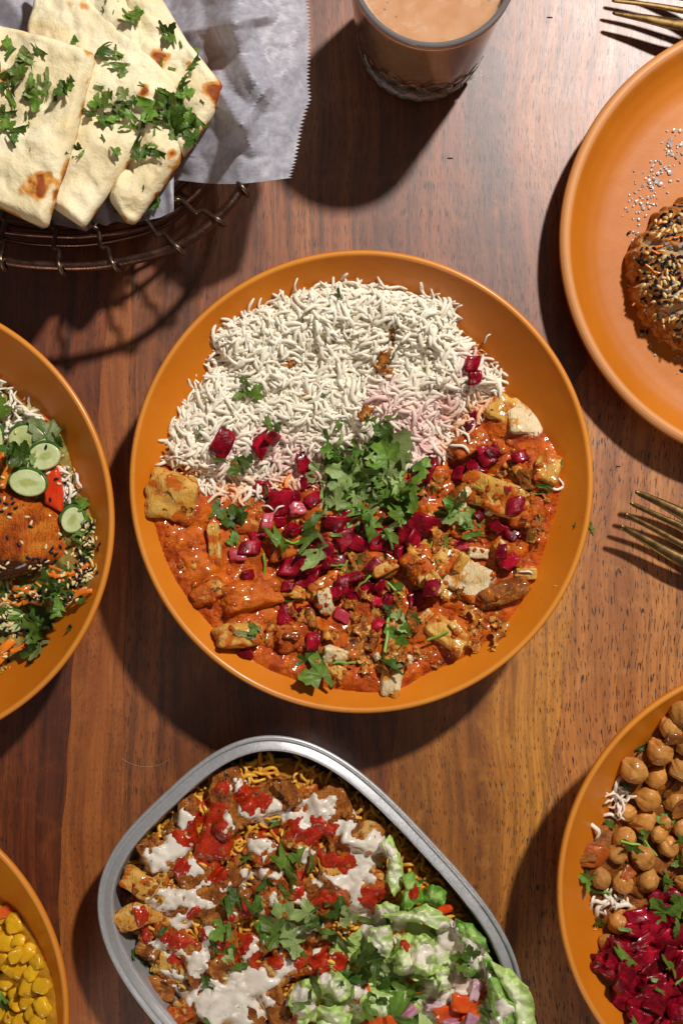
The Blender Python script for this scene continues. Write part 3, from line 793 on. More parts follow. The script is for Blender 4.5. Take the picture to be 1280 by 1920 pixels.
for a_, b_ in zip(rows, rows[1:]):
    for i in range(seg): j = (i + 1) % seg; Fc.append([a_[i], a_[j], b_[j], b_[i]])
V.append((0, 0, .010)); V.append((0, 0, .0004)); Fc += [[rows[-1][i], rows[-1][(i + 1) % seg], len(V) - 2] for i in range(seg)]; Fc += [[rows[0][(i + 1) % seg], rows[0][i], len(V) - 1] for i in range(seg)]
Vn = np.array(V); zc = np.array([Vn[f, 2].mean() for f in Fc]); inn = np.array([np.hypot(Vn[f, 0], Vn[f, 1]).mean() for f in Fc])
for nm, sel, mt in (("rim", zc > .0862, 'rimglass'), ("wall", zc <= .0862, 'thin')):
    fs = [f for f, s_ in zip(Fc, sel) if s_]; us = sorted({i for f in fs for i in f}); mp_ = {u: i for i, u in enumerate(us)}
    o = mk(nm, Vn[us], [[mp_[i] for i in f] for f in fs], M[mt]); o.parent = gl
ri = lambda z: gr(z) - .0028 + .00012
prof = [(0, .0128), (.024, .0132), (.030, .0155)] + [(ri(z), z) for z in np.linspace(.020, .0805, 16)] + [(ri(.0808) - .0002, .0812), (ri(.08) - .0015, .0806), (ri(.08) - .004, .0804), (0, .0803)]
V, Fc = revolve(prof, 120); o = mk("milk_tea", V, Fc, M['tea']); o.parent = gl

rq = random.Random(4); AV, AF, n0 = [], [], 0
for i in range(46):
    an = rq.uniform(0, 6.28); rd = ri(.0803) - rq.choice((.0006, .0008, .0010, .0016, rq.uniform(.001, .012))); s = rq.uniform(.0003, .0008)
    Vb, Fb = rbox(4, 2, (2, 2, 1.2), 0); AV.append(Vb * s + [rd * math.cos(an), rd * math.sin(an), .0804]); AF += [[q + n0 for q in f] for f in Fb]; n0 += len(Vb)
o = mk("foam_bubbles", np.concatenate(AV), AF, M['tea']); o.parent = gl; o["kind"] = "stuff"
# ------------------------------------------------------------------ forks
def fork(tines, neck, name, label):
    """tines: [(x, y, z, halfwidth at tip..., ) ...] photo pixels; built as tapered bars"""
    root = W(*neck[0][:3]); f = empty(name, (root.x, root.y, 0), label, "fork")
    for tpts in tines:
        pts = [W(x, y, z) for x, y, z, w in tpts]; C = catmull(pts, 8); ws = np.interp(np.linspace(0, 1, len(C)), np.linspace(0, 1, len(tpts)), [w * m_per_px(.015) for *_, w in tpts])
        ws[0] *= .55
        V, Fc = tube_vf(C, list(ws), seg=12, flat=.42)
        o = mk("tine", V - np.array([root.x, root.y, 0]), Fc, M['gold']); o.parent = f; reg(V, Fc)
    pts = [W(*p[:3]) for p in neck]; C = catmull(pts, 8); ws = np.interp(np.linspace(0, 1, len(C)), np.linspace(0, 1, len(neck)), [p[3] * m_per_px(.015) for p in neck])
    V, Fc = tube_vf(C, list(ws), seg=14, flat=.22); o = mk("handle", V - np.array([root.x, root.y, 0]), Fc, M['gold']); o.parent = f
    return f
def lerp4(a, b_, t): return tuple(x + (y - x) * t for x, y in zip(a, b_))
rt = [((1190, 922, .016, 4), (1235, 942, .0135, 8), (1290, 971, .0125, 12), (1345, 1010, .013, 14)),
      ((1180, 943, .016, 4), (1230, 966, .0135, 5.5), (1285, 992, .0125, 7), (1337, 1028, .013, 12)),
      ((1170, 964, .016, 4), (1222, 990, .0135, 5.5), (1278, 1021, .0125, 7), (1329, 1046, .013, 12)),
      ((1162, 986, .016, 4), (1205, 1010, .0135, 8), (1272, 1048, .0125, 13), (1321, 1066, .013, 14))]
fork(rt, [(1322, 1034, .0132, 34), (1375, 1066, .014, 38), (1430, 1100, .016, 20), (1520, 1150, .022, 11), (1700, 1240, .020, 13), (1980, 1385, .0075, 22), (2060, 1425, .0055, 10)],
     "dinner_fork", "bronze gold fork with four tines right of the middle bowl")
rt = [((1160, -45, .011, 3.5), (1220, -38, .013, 5), (1290, -22, .016, 8), (1345, 0, .019, 12)),
      ((1152, -22, .011, 3.5), (1215, -16, .013, 4.5), (1290, -2, .016, 6.5), (1342, 12, .019, 12)),
      ((1146, 1, .011, 3.5), (1210, 8, .013, 5), (1288, 21, .016, 7), (1339, 26, .019, 12)),
      ((1147, 24, .011, 3.5), (1205, 34, .013, 8), (1282, 48, .016, 13), (1336, 42, .019, 14))]
fork(rt, [(1336, 18, .0192, 34), (1390, 24, .022, 38), (1450, 32, .0255, 20), (1560, 45, .029, 11), (1750, 65, .031, 13), (2060, 100, .030, 20), (2140, 108, .029, 10)],
     "dinner_fork", "bronze gold fork resting above the flat plate at top right")

# ------------------------------------------------------------------ wire basket
bk = empty("bread_basket", (W(60, 180).x, W(60, 180).y, 0), "round bronze wire basket holding flatbread on paper at top left", "basket")
def wpart(name, pts, rad, mat, closed=False, seg=10):
    V, Fc = tube_vf(pts, rad, closed, seg); o = mk(name, V - np.array(bk.location), Fc, mat); o.parent = bk; return V, Fc
ZR = .060
rimpx = [(-300, 330), (-160, 442), (0, 487), (110, 499), (210, 494), (330, 463), (405, 411), (455, 350), (490, 262), (488, 130), (425, -10), (290, -120), (60, -180), (-180, -150), (-330, -20), (-380, 160)]
RIM = catmull([W(x, y, ZR) for x, y in rimpx], 12, True)
wpart("rim_wire", RIM, .0026, M['bronze'], True, 14)
cpx = np.array([60, 165.])
def inner(f, z, dy=0): return [W(*(cpx + (np.array(q) - cpx) * f + np.array([0, dy])), z) for q in rimpx]
lowpx = [(-290, 290), (-150, 400), (0, 432), (90, 441), (170, 441), (290, 419), (385, 347), (430, 270), (445, 190), (435, 90), (375, -30), (250, -115), (50, -150), (-170, -125), (-300, -10), (-350, 140)]
LOW = catmull([W(x, y, .048) for x, y in lowpx], 12, True)
wpart("side_ring", LOW, .0017, M['bronze'], True, 10)
BASE = catmull(inner(.78, .0045), 12, True); wpart("base_ring", BASE, .0018, M['bronze'], True, 8)
MID = catmull(inner(.88, .026), 12, True); wpart("side_ring", MID, .0013, M['bronze'], True, 8)
crs = [((-95, 415), (-80, 468)), ((5, 408), (3, 489)), ((97, 424), (112, 499)), ((175, 424), (212, 494)), ((262, 408), (332, 463)), ((328, 374), (408, 411)), ((400, 300), (455, 352)), ((440, 200), (492, 225)), ((430, 90), (480, 100)), ((370, -30), (425, -15)), ((240, -110), (270, -135))]
for (ax, ay), (bx, by) in crs:
    a = W(ax, ay, .0515); b_ = W(bx, by, ZR + .0036); dr = (b_ - a); dr.z = 0; dr.normalize(); sd = Vector((-dr.y, dr.x, 0))
    q = W(*(cpx + (np.array([bx, by]) - cpx) * .80), .0065); mdl = W(*(cpx + (np.array([bx, by]) - cpx) * .87), .028)
    md = (a + b_) / 2
    pts = [q, mdl - dr * .003, a - dr * .004 + Vector((0, 0, -.004)), a, a + dr * .0035 + sd * .0012, md + sd * -.0014 + Vector((0, 0, -.0012)), md + dr * .003 + sd * .0010, b_ - dr * .0022, b_ + dr * .0012, b_ + dr * .0036 + Vector((0, 0, -.0026)), b_ + dr * .0030 + Vector((0, 0, -.0060)), b_ - dr * .0005 + Vector((0, 0, -.0075))]
    wpart("cross_wire", catmull(pts, 5), .00125, M['wire'], False, 8)

# ------------------------------------------------------------------ paper
def crease(X, Y, folds, seed):
    Z = np.zeros(X.shape)
    for (x0, y0, x1, y1, h, w) in folds:
        a = np.array([x0, y0], float); ab = np.array([x1 - x0, y1 - y0], float); L = ab @ ab
        t = ((X - x0) * ab[0] + (Y - y0) * ab[1]) / L; tc = np.clip(t, 0, 1)
        d = np.hypot(X - x0 - tc * ab[0], Y - y0 - tc * ab[1]); Z += h * np.maximum(0, 1 - d / w)
    n = fbm(np.c_[X.ravel() / 70, Y.ravel() / 70], seed, 3).reshape(X.shape); n2 = fbm(np.c_[X.ravel() / 28, Y.ravel() / 28], seed + 5, 2).reshape(X.shape)
    return Z + .0022 * np.abs(n) + .0005 * np.abs(n2)
def sheet(name, ys, left, right, zf, nx, zig, folds, seed, label, group):
    """ys rows; left(y), right(y) edges in photo pixels; zig: saw-tooth depth in px along the right edge"""
    ny = len(ys); X = np.zeros((ny, nx)); Y = np.zeros((ny, nx))
    for i, y in enumerate(ys):
        l, r = left(y), right(y)
        if i % 2: r += zig
        X[i] = l + (r - l) * np.linspace(0, 1, nx) ** .8; Y[i] = y
    return X, Y
redge = lambda y: np.interp(y, [-60, 0, 60, 150, 185, 230, 262, 300, 336], [570, 572, 577, 573, 577, 562, 556, 549, 540])
ys = np.linspace(-60, 341, 116)
X, Y = sheet("p", ys, lambda y: 130, redge, None, 110, 8, None, 1, None, None)
Y = Y + (np.clip((Y - 300) / 41, 0, 1)) * (8 * np.sin((X - 330) / 60) - 4 * (X > 330) + 0)
folds = [(440, -20, 436, 60, .006, 50), (436, 60, 470, 150, .005, 44), (470, 150, 452, 235, .006, 46), (452, 235, 340, 150, .005, 40), (436, 40, 500, 30, .005, 18), (470, 130, 500, 190, .004, 22), (452, 235, 500, 165, .006, 20), (452, 235, 400, 150, .006, 26), (452, 240, 470, 275, .005, 22), (330, 60, 440, 45, .006, 40), (455, 235, 360, 300, .0035, 30), (560, 60, 480, 300, .003, 50)]
Z = .0635 + crease(X, Y, folds, 3) - .012 * np.clip((X - 470) / 110, 0, 1) ** 1.3 - .020 * np.clip((450 - X) / 130, 0, 1)
k = (D - Z) / F
par = empty("basket_paper", (W(350, 200).x, W(350, 200).y, 0), "crinkled white waxed paper liner with saw-tooth edge in the basket", "paper liner")
o, V, q = gridmesh("sheet", (X - 640) * k, (960 - Y) * k, Z, np.ones(X.shape, bool), M['paper']); child(o, par); reg(V, q)
# lower flap showing along the basket's front edge
ys = np.linspace(0, 1, 40); xs = np.linspace(-120, 326, 120)
bot = np.interp(xs, [-120, 0, 40, 80, 100, 150, 162, 185, 200, 215, 240, 300, 326], [350, 392, 408, 430, 420, 430, 434, 418, 424, 414, 420, 408, 396])
X = np.tile(xs, (40, 1)); Y = 250 + (bot[None, :] - 250) * ys[:, None]
Z = .0505 + crease(X, Y, [(60, 380, 90, 430, .004, 18), (150, 380, 165, 430, .005, 16), (200, 380, 205, 425, .004, 16), (320, 340, 326, 400, .004, 14)], 9) - .006 * (1 - ys[:, None]) + .006 * np.clip((X - 250) / 70, 0, 1)
k = (D - Z) / F
o, V, q = gridmesh("sheet", (X - 640) * k, (960 - Y) * k, Z, np.ones(X.shape, bool), M['paper']); child(o, par); reg(V, q)
# back corner showing left of the bread
X, Y = np.meshgrid(np.linspace(-160, 160, 60), np.linspace(-80, 260, 60)); Z = .044 + crease(X, Y, [(20, 0, 60, 60, .006, 40)], 12); k = (D - Z) / F
o, V, q = gridmesh("sheet", (X - 640) * k, (960 - Y) * k, Z, np.ones(X.shape, bool), M['paper']); child(o, par); reg(V, q)

# ------------------------------------------------------------------ flatbread
def naan(out, z0, slope, T, spots, seed, label):
    z = z0 + T; C = np.mean(out, 0); c = W(C[0], C[1], z)
    O = pxpoly(catpoly(out), z)
    zb = lambda x, y: z0 + slope[0] * (x - c.x) + slope[1] * (y - c.y)
    V, Fc, d = pad_vf(O, T, .004, 34, 200, zb, .0030, 62, seed, .0025)
    V[:, 2] += .0016 * fbm(V * [38, 38, 0], seed + 2, 3) + .0012 * np.abs(fbm(V * [95, 95, 0], seed + 6, 2))
    ks = F / (D - V[:, 2]); sx = 640 + V[:, 0] * ks; sy = 960 - V[:, 1] * ks; A = np.zeros(len(V)); rq = random.Random(seed)
    spots = list(spots) + [(rq.uniform(sx.min(), sx.max()), rq.uniform(sy.min(), sy.max()), rq.uniform(3, 9), rq.uniform(.3, .62)) for _ in range(16)]
    for x, y, r, s_ in spots: A = np.maximum(A, s_ * np.exp(-((sx - x) ** 2 + (sy - y) ** 2) / (r * r)))
    A *= 1 + .55 * fbm(np.c_[sx, sy] / 13, seed + 4, 3)
    A += .55 * np.clip(1 - np.r_[d, np.zeros(len(V) - len(d))] / .0011, 0, 1)
    A += .40 * np.clip(1 - np.r_[d, np.zeros(len(V) - len(d))] / .0022, 0, 1) * (fbm(V * 60, seed + 9, 2) > .25)
    o = mk("naan", V, Fc, M['naan'], attrs={"toast": A}); tag(o, label, "flatbread", "folded naan pieces in the basket"); reg(V, Fc); return o
def catpoly(out):
    """round the corners of a pixel polygon a little"""
    O = []; n = len(out)
    for i in range(n):
        a, b_, c = np.array(out[i - 1], float), np.array(out[i], float), np.array(out[(i + 1) % n], float)
        la, lc = np.linalg.norm(a - b_), np.linalg.norm(c - b_); r = 9
        O += [tuple(b_ + (a - b_) / la * min(r, la / 2)), tuple(b_ + (a - b_) / la * 2 + (c - b_) / lc * 2), tuple(b_ + (c - b_) / lc * min(r, lc / 2))]
    return O
naan([(232, -60), (290, -30), (350, 70), (418, 155), (398, 210), (342, 290), (300, 240), (230, 60)], .0625, (0, 0), .006,
     [(398, 172, 19, 1.5), (353, 120, 8, .9), (300, 108, 22, 1.0)], 4, "flatbread piece furthest right, its browned corner pointing at paper")
naan([(150, -40), (232, -12), (268, 28), (292, 112), (330, 180), (300, 260), (180, 150)], .0645, (0, 0), .006, [(308, 102, 15, 1.1), (240, 60, 6, .5)], 8,
     "thin folded flatbread edge standing up behind the middle pieces")
naan([(345, 200), (337, 300), (250, 418), (233, 414), (200, 368), (240, 260), (280, 220)], .0625, (.02, -.02), .006, [(322, 290, 13, .9), (318, 312, 6, .5)], 5,
     "smallest flatbread tip at right over the basket's side ring")
naan([(60, -80), (140, -40), (182, 5), (262, 78), (337, 160), (326, 182), (240, 300), (156, 428), (96, 386), (60, 200), (44, 45), (56, 0)], .0675, (.01, -.03), .006,
     [(335, 160, 8, 1.0), (271, 172, 15, 1.15), (160, 12, 16, .75), (130, 5, 14, .6)], 6, "long middle flatbread piece with a small brown blister near its right tip")
naan([(-160, 20), (0, 38), (88, 62), (172, 92), (176, 100), (140, 250), (108, 350), (86, 426), (42, 408), (-10, 383), (-160, 330)], .0755, (.0, -.02), .0065,
     [(70, 352, 30, 1.35), (90, 340, 20, 1.0), (168, 97, 10, 1.1), (4, 143, 14, 1.1), (48, 345, 10, .6), (10, 260, 3, .6)], 7, "front left flatbread piece with a large brown blister at its tip")
# ------------------------------------------------------------------ food: beds that fill a dish
def fa(v, n=1): return [v] * n
def bed(name, out, zfloor, h, fall, mat, amp=.0015, freq=140, seed=0, res=150, n2=0, lift=0.0):
    O = []
    for x, y in out: p, _ = hit(x, y); O.append((p.x, p.y))
    O = resample(catpoly2(O), 160); lo, hi = O.min(0) - .004, O.max(0) + .004
    X, Y = np.meshgrid(np.linspace(lo[0], hi[0], res), np.linspace(lo[1], hi[1], res)); P_ = np.c_[X.ravel(), Y.ravel()]
    d = sdf(P_, O).reshape(X.shape); zf = zfloor(X, Y)
    n = fbm(P_ * freq, seed, 5, .6).reshape(X.shape)
    if n2: n = n + n2 * np.abs(fbm(P_ * freq * .45, seed + 3, 3)).reshape(X.shape)
    e = np.clip(d / .004, 0, 1)
    Z = zf + np.where(d > 0, h * (1 - np.exp(-d / fall)) + e * amp * n + .0004, d * .6) + lift
    o, V, q = gridmesh(name, X, Y, Z, d > -.0025, mat); reg(V, q); return o, O
def catpoly2(O):
    return [tuple(p)[:2] for p in catmull([Vector((x, y, 0)) for x, y in O], 5, True)]
def dishfloor(Bc):
    c, s = Bc
    def f(X, Y):
        r = np.hypot(X - c.x, Y - c.y) / s; return .006 + .044 * (np.maximum(r - .052, 0) / .066) ** 1.75
    return f
def rnd_in(out, n, seed=0):
    rr = random.Random(seed); P_ = np.array(out, float); lo, hi = P_.min(0), P_.max(0); L = []
    while len(L) < n:
        c = np.array([[rr.uniform(lo[0], hi[0]), rr.uniform(lo[1], hi[1])] for _ in range(n * 2)]); L += [tuple(p) for p in c[sdf(c, out) > 0]]
    return L[:n]

# ================================================================== middle bowl
CF = dishfloor(B1)
curry_out = [(330, 868), (292, 900), (288, 960), (305, 1030), (335, 1095), (385, 1160), (440, 1215), (520, 1262), (620, 1290), (730, 1296), (800, 1262), (880, 1225), (945, 1170), (990, 1105), (1015, 1040), (1040, 960), (1050, 890), (1025, 820), (960, 760), (900, 740), (780, 780), (560, 860)]
o, _ = bed("curry_sauce", curry_out, CF, .0155, .012, M['sauce'], .0022, 130, 5, 230, n2=.9)
tag(o, "glossy orange red curry sauce filling lower half of the middle bowl", "sauce", None, "stuff")
rice_out = [(318, 858), (332, 800), (350, 765), (392, 705), (412, 672), (415, 625), (470, 590), (560, 555), (605, 545), (660, 540), (720, 548), (790, 562), (838, 575), (855, 625), (880, 655), (915, 695), (935, 728), (905, 765), (870, 800), (855, 835), (800, 855), (700, 870), (620, 885), (560, 900), (490, 915), (430, 925), (385, 915), (345, 885)]
o, RO = bed("rice_bed", rice_out, CF, .0215, .010, M['ricebed'], .0034, 75, 2, 150)
rbed = o
grains = []; rr = random.Random(11)
for x, y in rnd_in(rice_out, 3000, 4):
    p, n = hit(x, y); grains.append((p + Vector((0, 0, rr.uniform(-.0008, .0015))), n, rr.choice((1, 1, 1, .6)) * rr.uniform(.0115, .0190), .15))
for x, y in resample(rice_out, 210):      # ragged edge
    for q in range(2):
        p, n = hit(x + rr.gauss(0, 6), y + rr.gauss(0, 6)); grains.append((p + Vector((0, 0, rr.uniform(.0006, .0018))), n, rr.uniform(.009, .016), .14))
pk = [(770, 790, 46), (830, 765, 32), (720, 750, 30), (560, 870, 45), (500, 830, 35), (690, 850, 40), (590, 900, 40), (420, 850, 22), (880, 690, 26), (800, 840, 30)]
og = [(430, 925, 30), (870, 790, 26), (345, 880, 20), (900, 760, 24), (540, 915, 28), (640, 890, 24), (850, 850, 25)]
def stain(p):
    k = F / (D - p.z); x, y = 640 + p.x * k, 960 - p.y * k; j = rr.uniform(.5, 1.25)
    return {"pink": min(1, .62 * j * max(math.exp(-((x - a) ** 2 + (y - b_) ** 2) / (r * r)) for a, b_, r in pk)), "orange": min(1, .9 * j * max(math.exp(-((x - a) ** 2 + (y - b_) ** 2) / (r * r)) for a, b_, r in og))}
o = rice("white_rice", grains, M['rice'], stain); tag(o, "heap of long grain white rice in upper half of the middle bowl", "rice", None, "stuff")
child(rbed, o); reg(np.array([tuple(v.co) for v in rbed.data.vertices]), [list(p.vertices) for p in rbed.data.polygons], .0026)
# the first bed was already indexed without lift; the lifted copy is what toppings rest on

# chicken, sauce-coated pieces: px, py, width, aspect, height, yaw, kind, label
CH = [(988, 783, 76, 1.15, .30, 80, 'chick_white', "pale square slice of chicken breast at right of the rice"),
      (938, 765, 50, 1.2, .45, 60, 'chick_yellow', "yellow chicken shred tucked beside the pale square slice"),
      (325, 932, 92, 1.15, .62, 75, 'chick_yellow', "big yellow chicken chunk at far left edge of the curry"),
      (403, 1020, 74, .42, .5, 95, 'chick_yellow', "narrow wedge of yellow chicken below the large left chunk"),
      (445, 1192, 84, .62, .55, 5, 'chick_yellow', "yellow chicken chunk under a coriander leaf at lower left"),
      (470, 1120, 112, .55, .5, 12, 'saucelight', "orange sauce-coated chicken piece above the lower left chunk"),
      (540, 1112, 66, .6, .5, -10, 'chick_yellow', "small pale orange chicken piece under the onion dice"),
      (875, 1085, 100, .78, .5, -35, 'chick_white', "white torn chicken piece streaked with orange at lower right"),
      (945, 1112, 96, .5, .55, 20, 'chick_brown', "brown edged chicken wedge beside the white torn piece"),
      (925, 925, 120, .72, .42, -20, 'chick_yellow', "broad yellow chicken piece right of the coriander pile"),
      (1028, 880, 66, .8, .55, 70, 'chick_yellow', "yellow chicken end at right rim of the curry"),
      (880, 830, 70, .8, .5, 30, 'chick_orange', "orange chicken piece touching lower right of the rice"),
      (985, 960, 70, .9, .5, 10, 'chick_orange', "orange chicken piece near right wall above crimson dice"),
      (805, 1050, 100, .85, .55, 40, 'chick_yellow', "crisp edged yellow chicken piece in centre of the curry"),
      (735, 1268, 78, .72, .55, 80, 'chick_white', "pale yellow chicken piece at bottom edge of the curry"),
      (838, 1192, 84, .6, .5, -38, 'chick_yellow', "yellow chicken piece at lower right beside crisp onions"),
      (780, 1180, 88, .7, .5, 20, 'chick_orange', "orange chicken piece beneath the lowest coriander sprig"),
      (560, 1190, 92, .75, .5, 15, 'chick_orange', "orange chicken chunk near bottom between two crimson dice"),
      (640, 1215, 90, .7, .5, -10, 'chick_brown', "brown chicken chunk near bottom beside the big leaf"),
      (620, 1100, 90, .7, .45, 35, 'chick_orange', "orange chicken chunk in the middle under crimson onion"),
      (700, 1060, 90, .7, .45, 0, 'chick_brown', "brown chicken chunk directly below the coriander pile"),
      (545, 1020, 90, .7, .45, 20, 'chick_orange', "orange chicken chunk under onion left of the coriander pile"),
      (475, 985, 74, .7, .45, 0, 'chick_orange', "orange chicken chunk under coriander at left of centre"),
      (955, 1040, 64, .8, .45, 0, 'chick_orange', "small orange chicken chunk under dice at right"),
      (390, 1110, 64, .7, .4, 30, 'chick_orange', "orange chicken bit at left sinking in the sauce"),
      (610, 980, 84, .8, .45, 0, 'chick_brown', "brown chicken chunk under the long drooping leaf"),
      (880, 985, 80, .8, .45, 0, 'chick_orange', "orange chicken chunk under coriander right of the pile"),
      (985, 1075, 40, .8, .5, 0, 'chick_yellow', "small yellow chicken bit with a rice grain at right"),
      (700, 1150, 84, .75, .5, 0, 'chick_orange', "orange chicken chunk among crisp onions near bottom")]
for i, (x, y, w, asp, hz, yaw, kind, lab) in enumerate(CH):
    o = put("chicken_piece", chunkmesh(i % 8, kind), x, y, w, yaw, (1, asp, hz), follow=.55, sink=.02, r=True)
    tag(o, lab, "chicken", "chicken pieces in the curry")
rq = random.Random(52)
SM = [("torn yellow chicken scrap", 'chick_yellow'), ("pale torn chicken scrap", 'chick_white'), ("charred brown chicken scrap", 'chick_brown')]
SCR = [(x, y, rq.uniform(26, 50), i % 3) for i, (x, y) in enumerate(rnd_in([(420, 1140), (470, 1205), (610, 1262), (760, 1262), (900, 1185), (975, 1090), (1030, 960), (1030, 860), (950, 820), (880, 880), (760, 1000), (600, 1090)], 34, 61))]
# sauce running over the chicken
def notin(m, holes):
    def f(x, y):
        v = m(x, y)
        for hx, hy, hr in holes: v = np.minimum(v, (np.hypot(x - hx, y - hy) - hr) / 9.0 + .5 * fbm(np.c_[x, y] / 9, 4, 3))
        return v
    return f
def polymask(out, nz=.5, sc=24, seed=0, soft=14, bias=0.0):
    def f(x, y): return np.clip(sdf(np.c_[x, y], out) / soft, -1.2, 1.0) + nz * fbm(np.c_[x, y] / sc, seed, 4) * 2 - bias
    return f
inner_out = [(320, 975), (318, 1030), (400, 1150), (470, 1210), (600, 1262), (700, 1262), (820, 1220), (900, 1170), (960, 1090), (1010, 1000), (1030, 900), (990, 850), (900, 800), (840, 870), (600, 930), (430, 960), (385, 940)]
drp = drape("curry_glaze", 280, 1060, 780, 1310, 3.2, notin(polymask(inner_out, .62, 24, 8, 14, .9), [(988, 783, 42), (330, 925, 40), (403, 1015, 26), (890, 1080, 34), (445, 1195, 36), (735, 1268, 38), (950, 1105, 34), (930, 920, 26), (838, 1192, 28), (540, 1110, 22)]), .0011, M['saucelight'])
tag(drp[0], "lighter orange curry sauce coating the chicken pieces in the middle bowl", "sauce", None, "stuff"); reg(drp[1], drp[2])
for i, (x, y, w, k) in enumerate(SCR):
    o = put("chicken_scrap", chunkmesh((i * 3) % 8, SM[k][1]), x, y, w, None, (1, rq.uniform(.45, .85), rq.uniform(.3, .5)), tilt=rq.gauss(0, .35), follow=.5, lift=.001, r=True)
    pend(o, x, y, SM[k][0], "in the curry's lower half" if y > 1050 else "right of coriander pile", "chicken", "small chicken scraps in the curry")
# little lumps of onion and spice in the sauce
rr = random.Random(5); AV, AF, n0 = [], [], 0
LB = [rbox(5, 3, (1, .8, .6), .14, 1.6, 60 + i) for i in range(6)]
for x, y in rnd_in([(300, 1000), (360, 1110), (470, 1215), (610, 1275), (760, 1270), (900, 1195), (985, 1090), (1030, 960), (1030, 860), (900, 790), (850, 870), (600, 925), (430, 960)], 330, 9):
    p, n = hit(x, y); V, Fc = LB[rr.randrange(6)]; s = rr.uniform(.0014, .0046)
    Rm = np.array(Euler((rr.uniform(-.6, .6), rr.uniform(-.6, .6), rr.uniform(0, 6))).to_matrix()); V = (V * s) @ Rm.T + np.array(p) - [0, 0, s * .12]
    AV.append(V); AF += [[a + n0 for a in f] for f in Fc]; n0 += len(V)
V = np.concatenate(AV); lm = mk("curry_lumps", V, AF, M['chick_orange']); tag(lm, "small lumps of cooked onion and spice through the orange curry", "curry", None, "stuff")

def region(x, y):
    if y < 800: return "on the rice"
    if y < 935 and x < 600: return "left of pile at rice edge"
    if x > 830: return "right of coriander pile"
    if y > 1135: return "near curry's lower edge"
    if x < 560: return "left of curry centre"
    if x < 720: return "below coriander pile"
    return "lower right of coriander pile"
# fried onion
FR = [(716, 675, 44, 90, 5), (727, 700, 32, 15, 6), (682, 772, 40, 60, 5), (740, 632, 34, 50, 7), (575, 742, 14, 80, 6), (541, 683, 30, -15, 7), (492, 897, 54, 40, 0), (440, 866, 22, 0, 5), (876, 650, 56, 35, 1),
      (560, 742, 12, 0, 6), (795, 905, 80, 30, 0), (800, 1035, 84, 0, 1), (700, 1200, 96, 0, 2), (660, 1160, 84, 40, 3), (690, 1245, 74, 20, 0), (760, 1095, 84, 80, 1), (905, 1178, 92, -30, 2), (878, 1205, 56, -40, 3),
      (730, 1150, 76, 0, 1), (600, 1210, 76, 60, 2), (560, 1165, 60, 0, 3), (640, 1035, 60, 20, 0), (820, 1245, 26, 0, 4), (935, 1165, 50, -10, 0), (860, 1110, 30, 80, 5), (560, 1090, 40, 0, 2), (715, 1110, 60, 30, 3),
      (470, 950, 50, 0, 0), (1000, 930, 54, 0, 2), (960, 890, 50, 50, 3), (1005, 985, 44, 0, 1), (785, 1225, 44, 0, 0), (620, 1255, 50, 0, 1), (520, 1170, 46, 0, 2), (745, 1235, 54, 0, 3), (830, 1010, 50, 0, 0), (670, 1130, 56, 50, 2)]
for x, y, w, yaw, v in FR:
    o = put("fried_onion", CRISP[v], x, y, w * (1.15 if w > 40 else 1), yaw, (1, 1, .55), follow=.3, sink=.08, r=w > 60)
    pend(o, x, y, "curled brown fried onion" if w > 40 else "small golden fried onion", region(x, y), "fried onion", "crispy fried onion pieces")
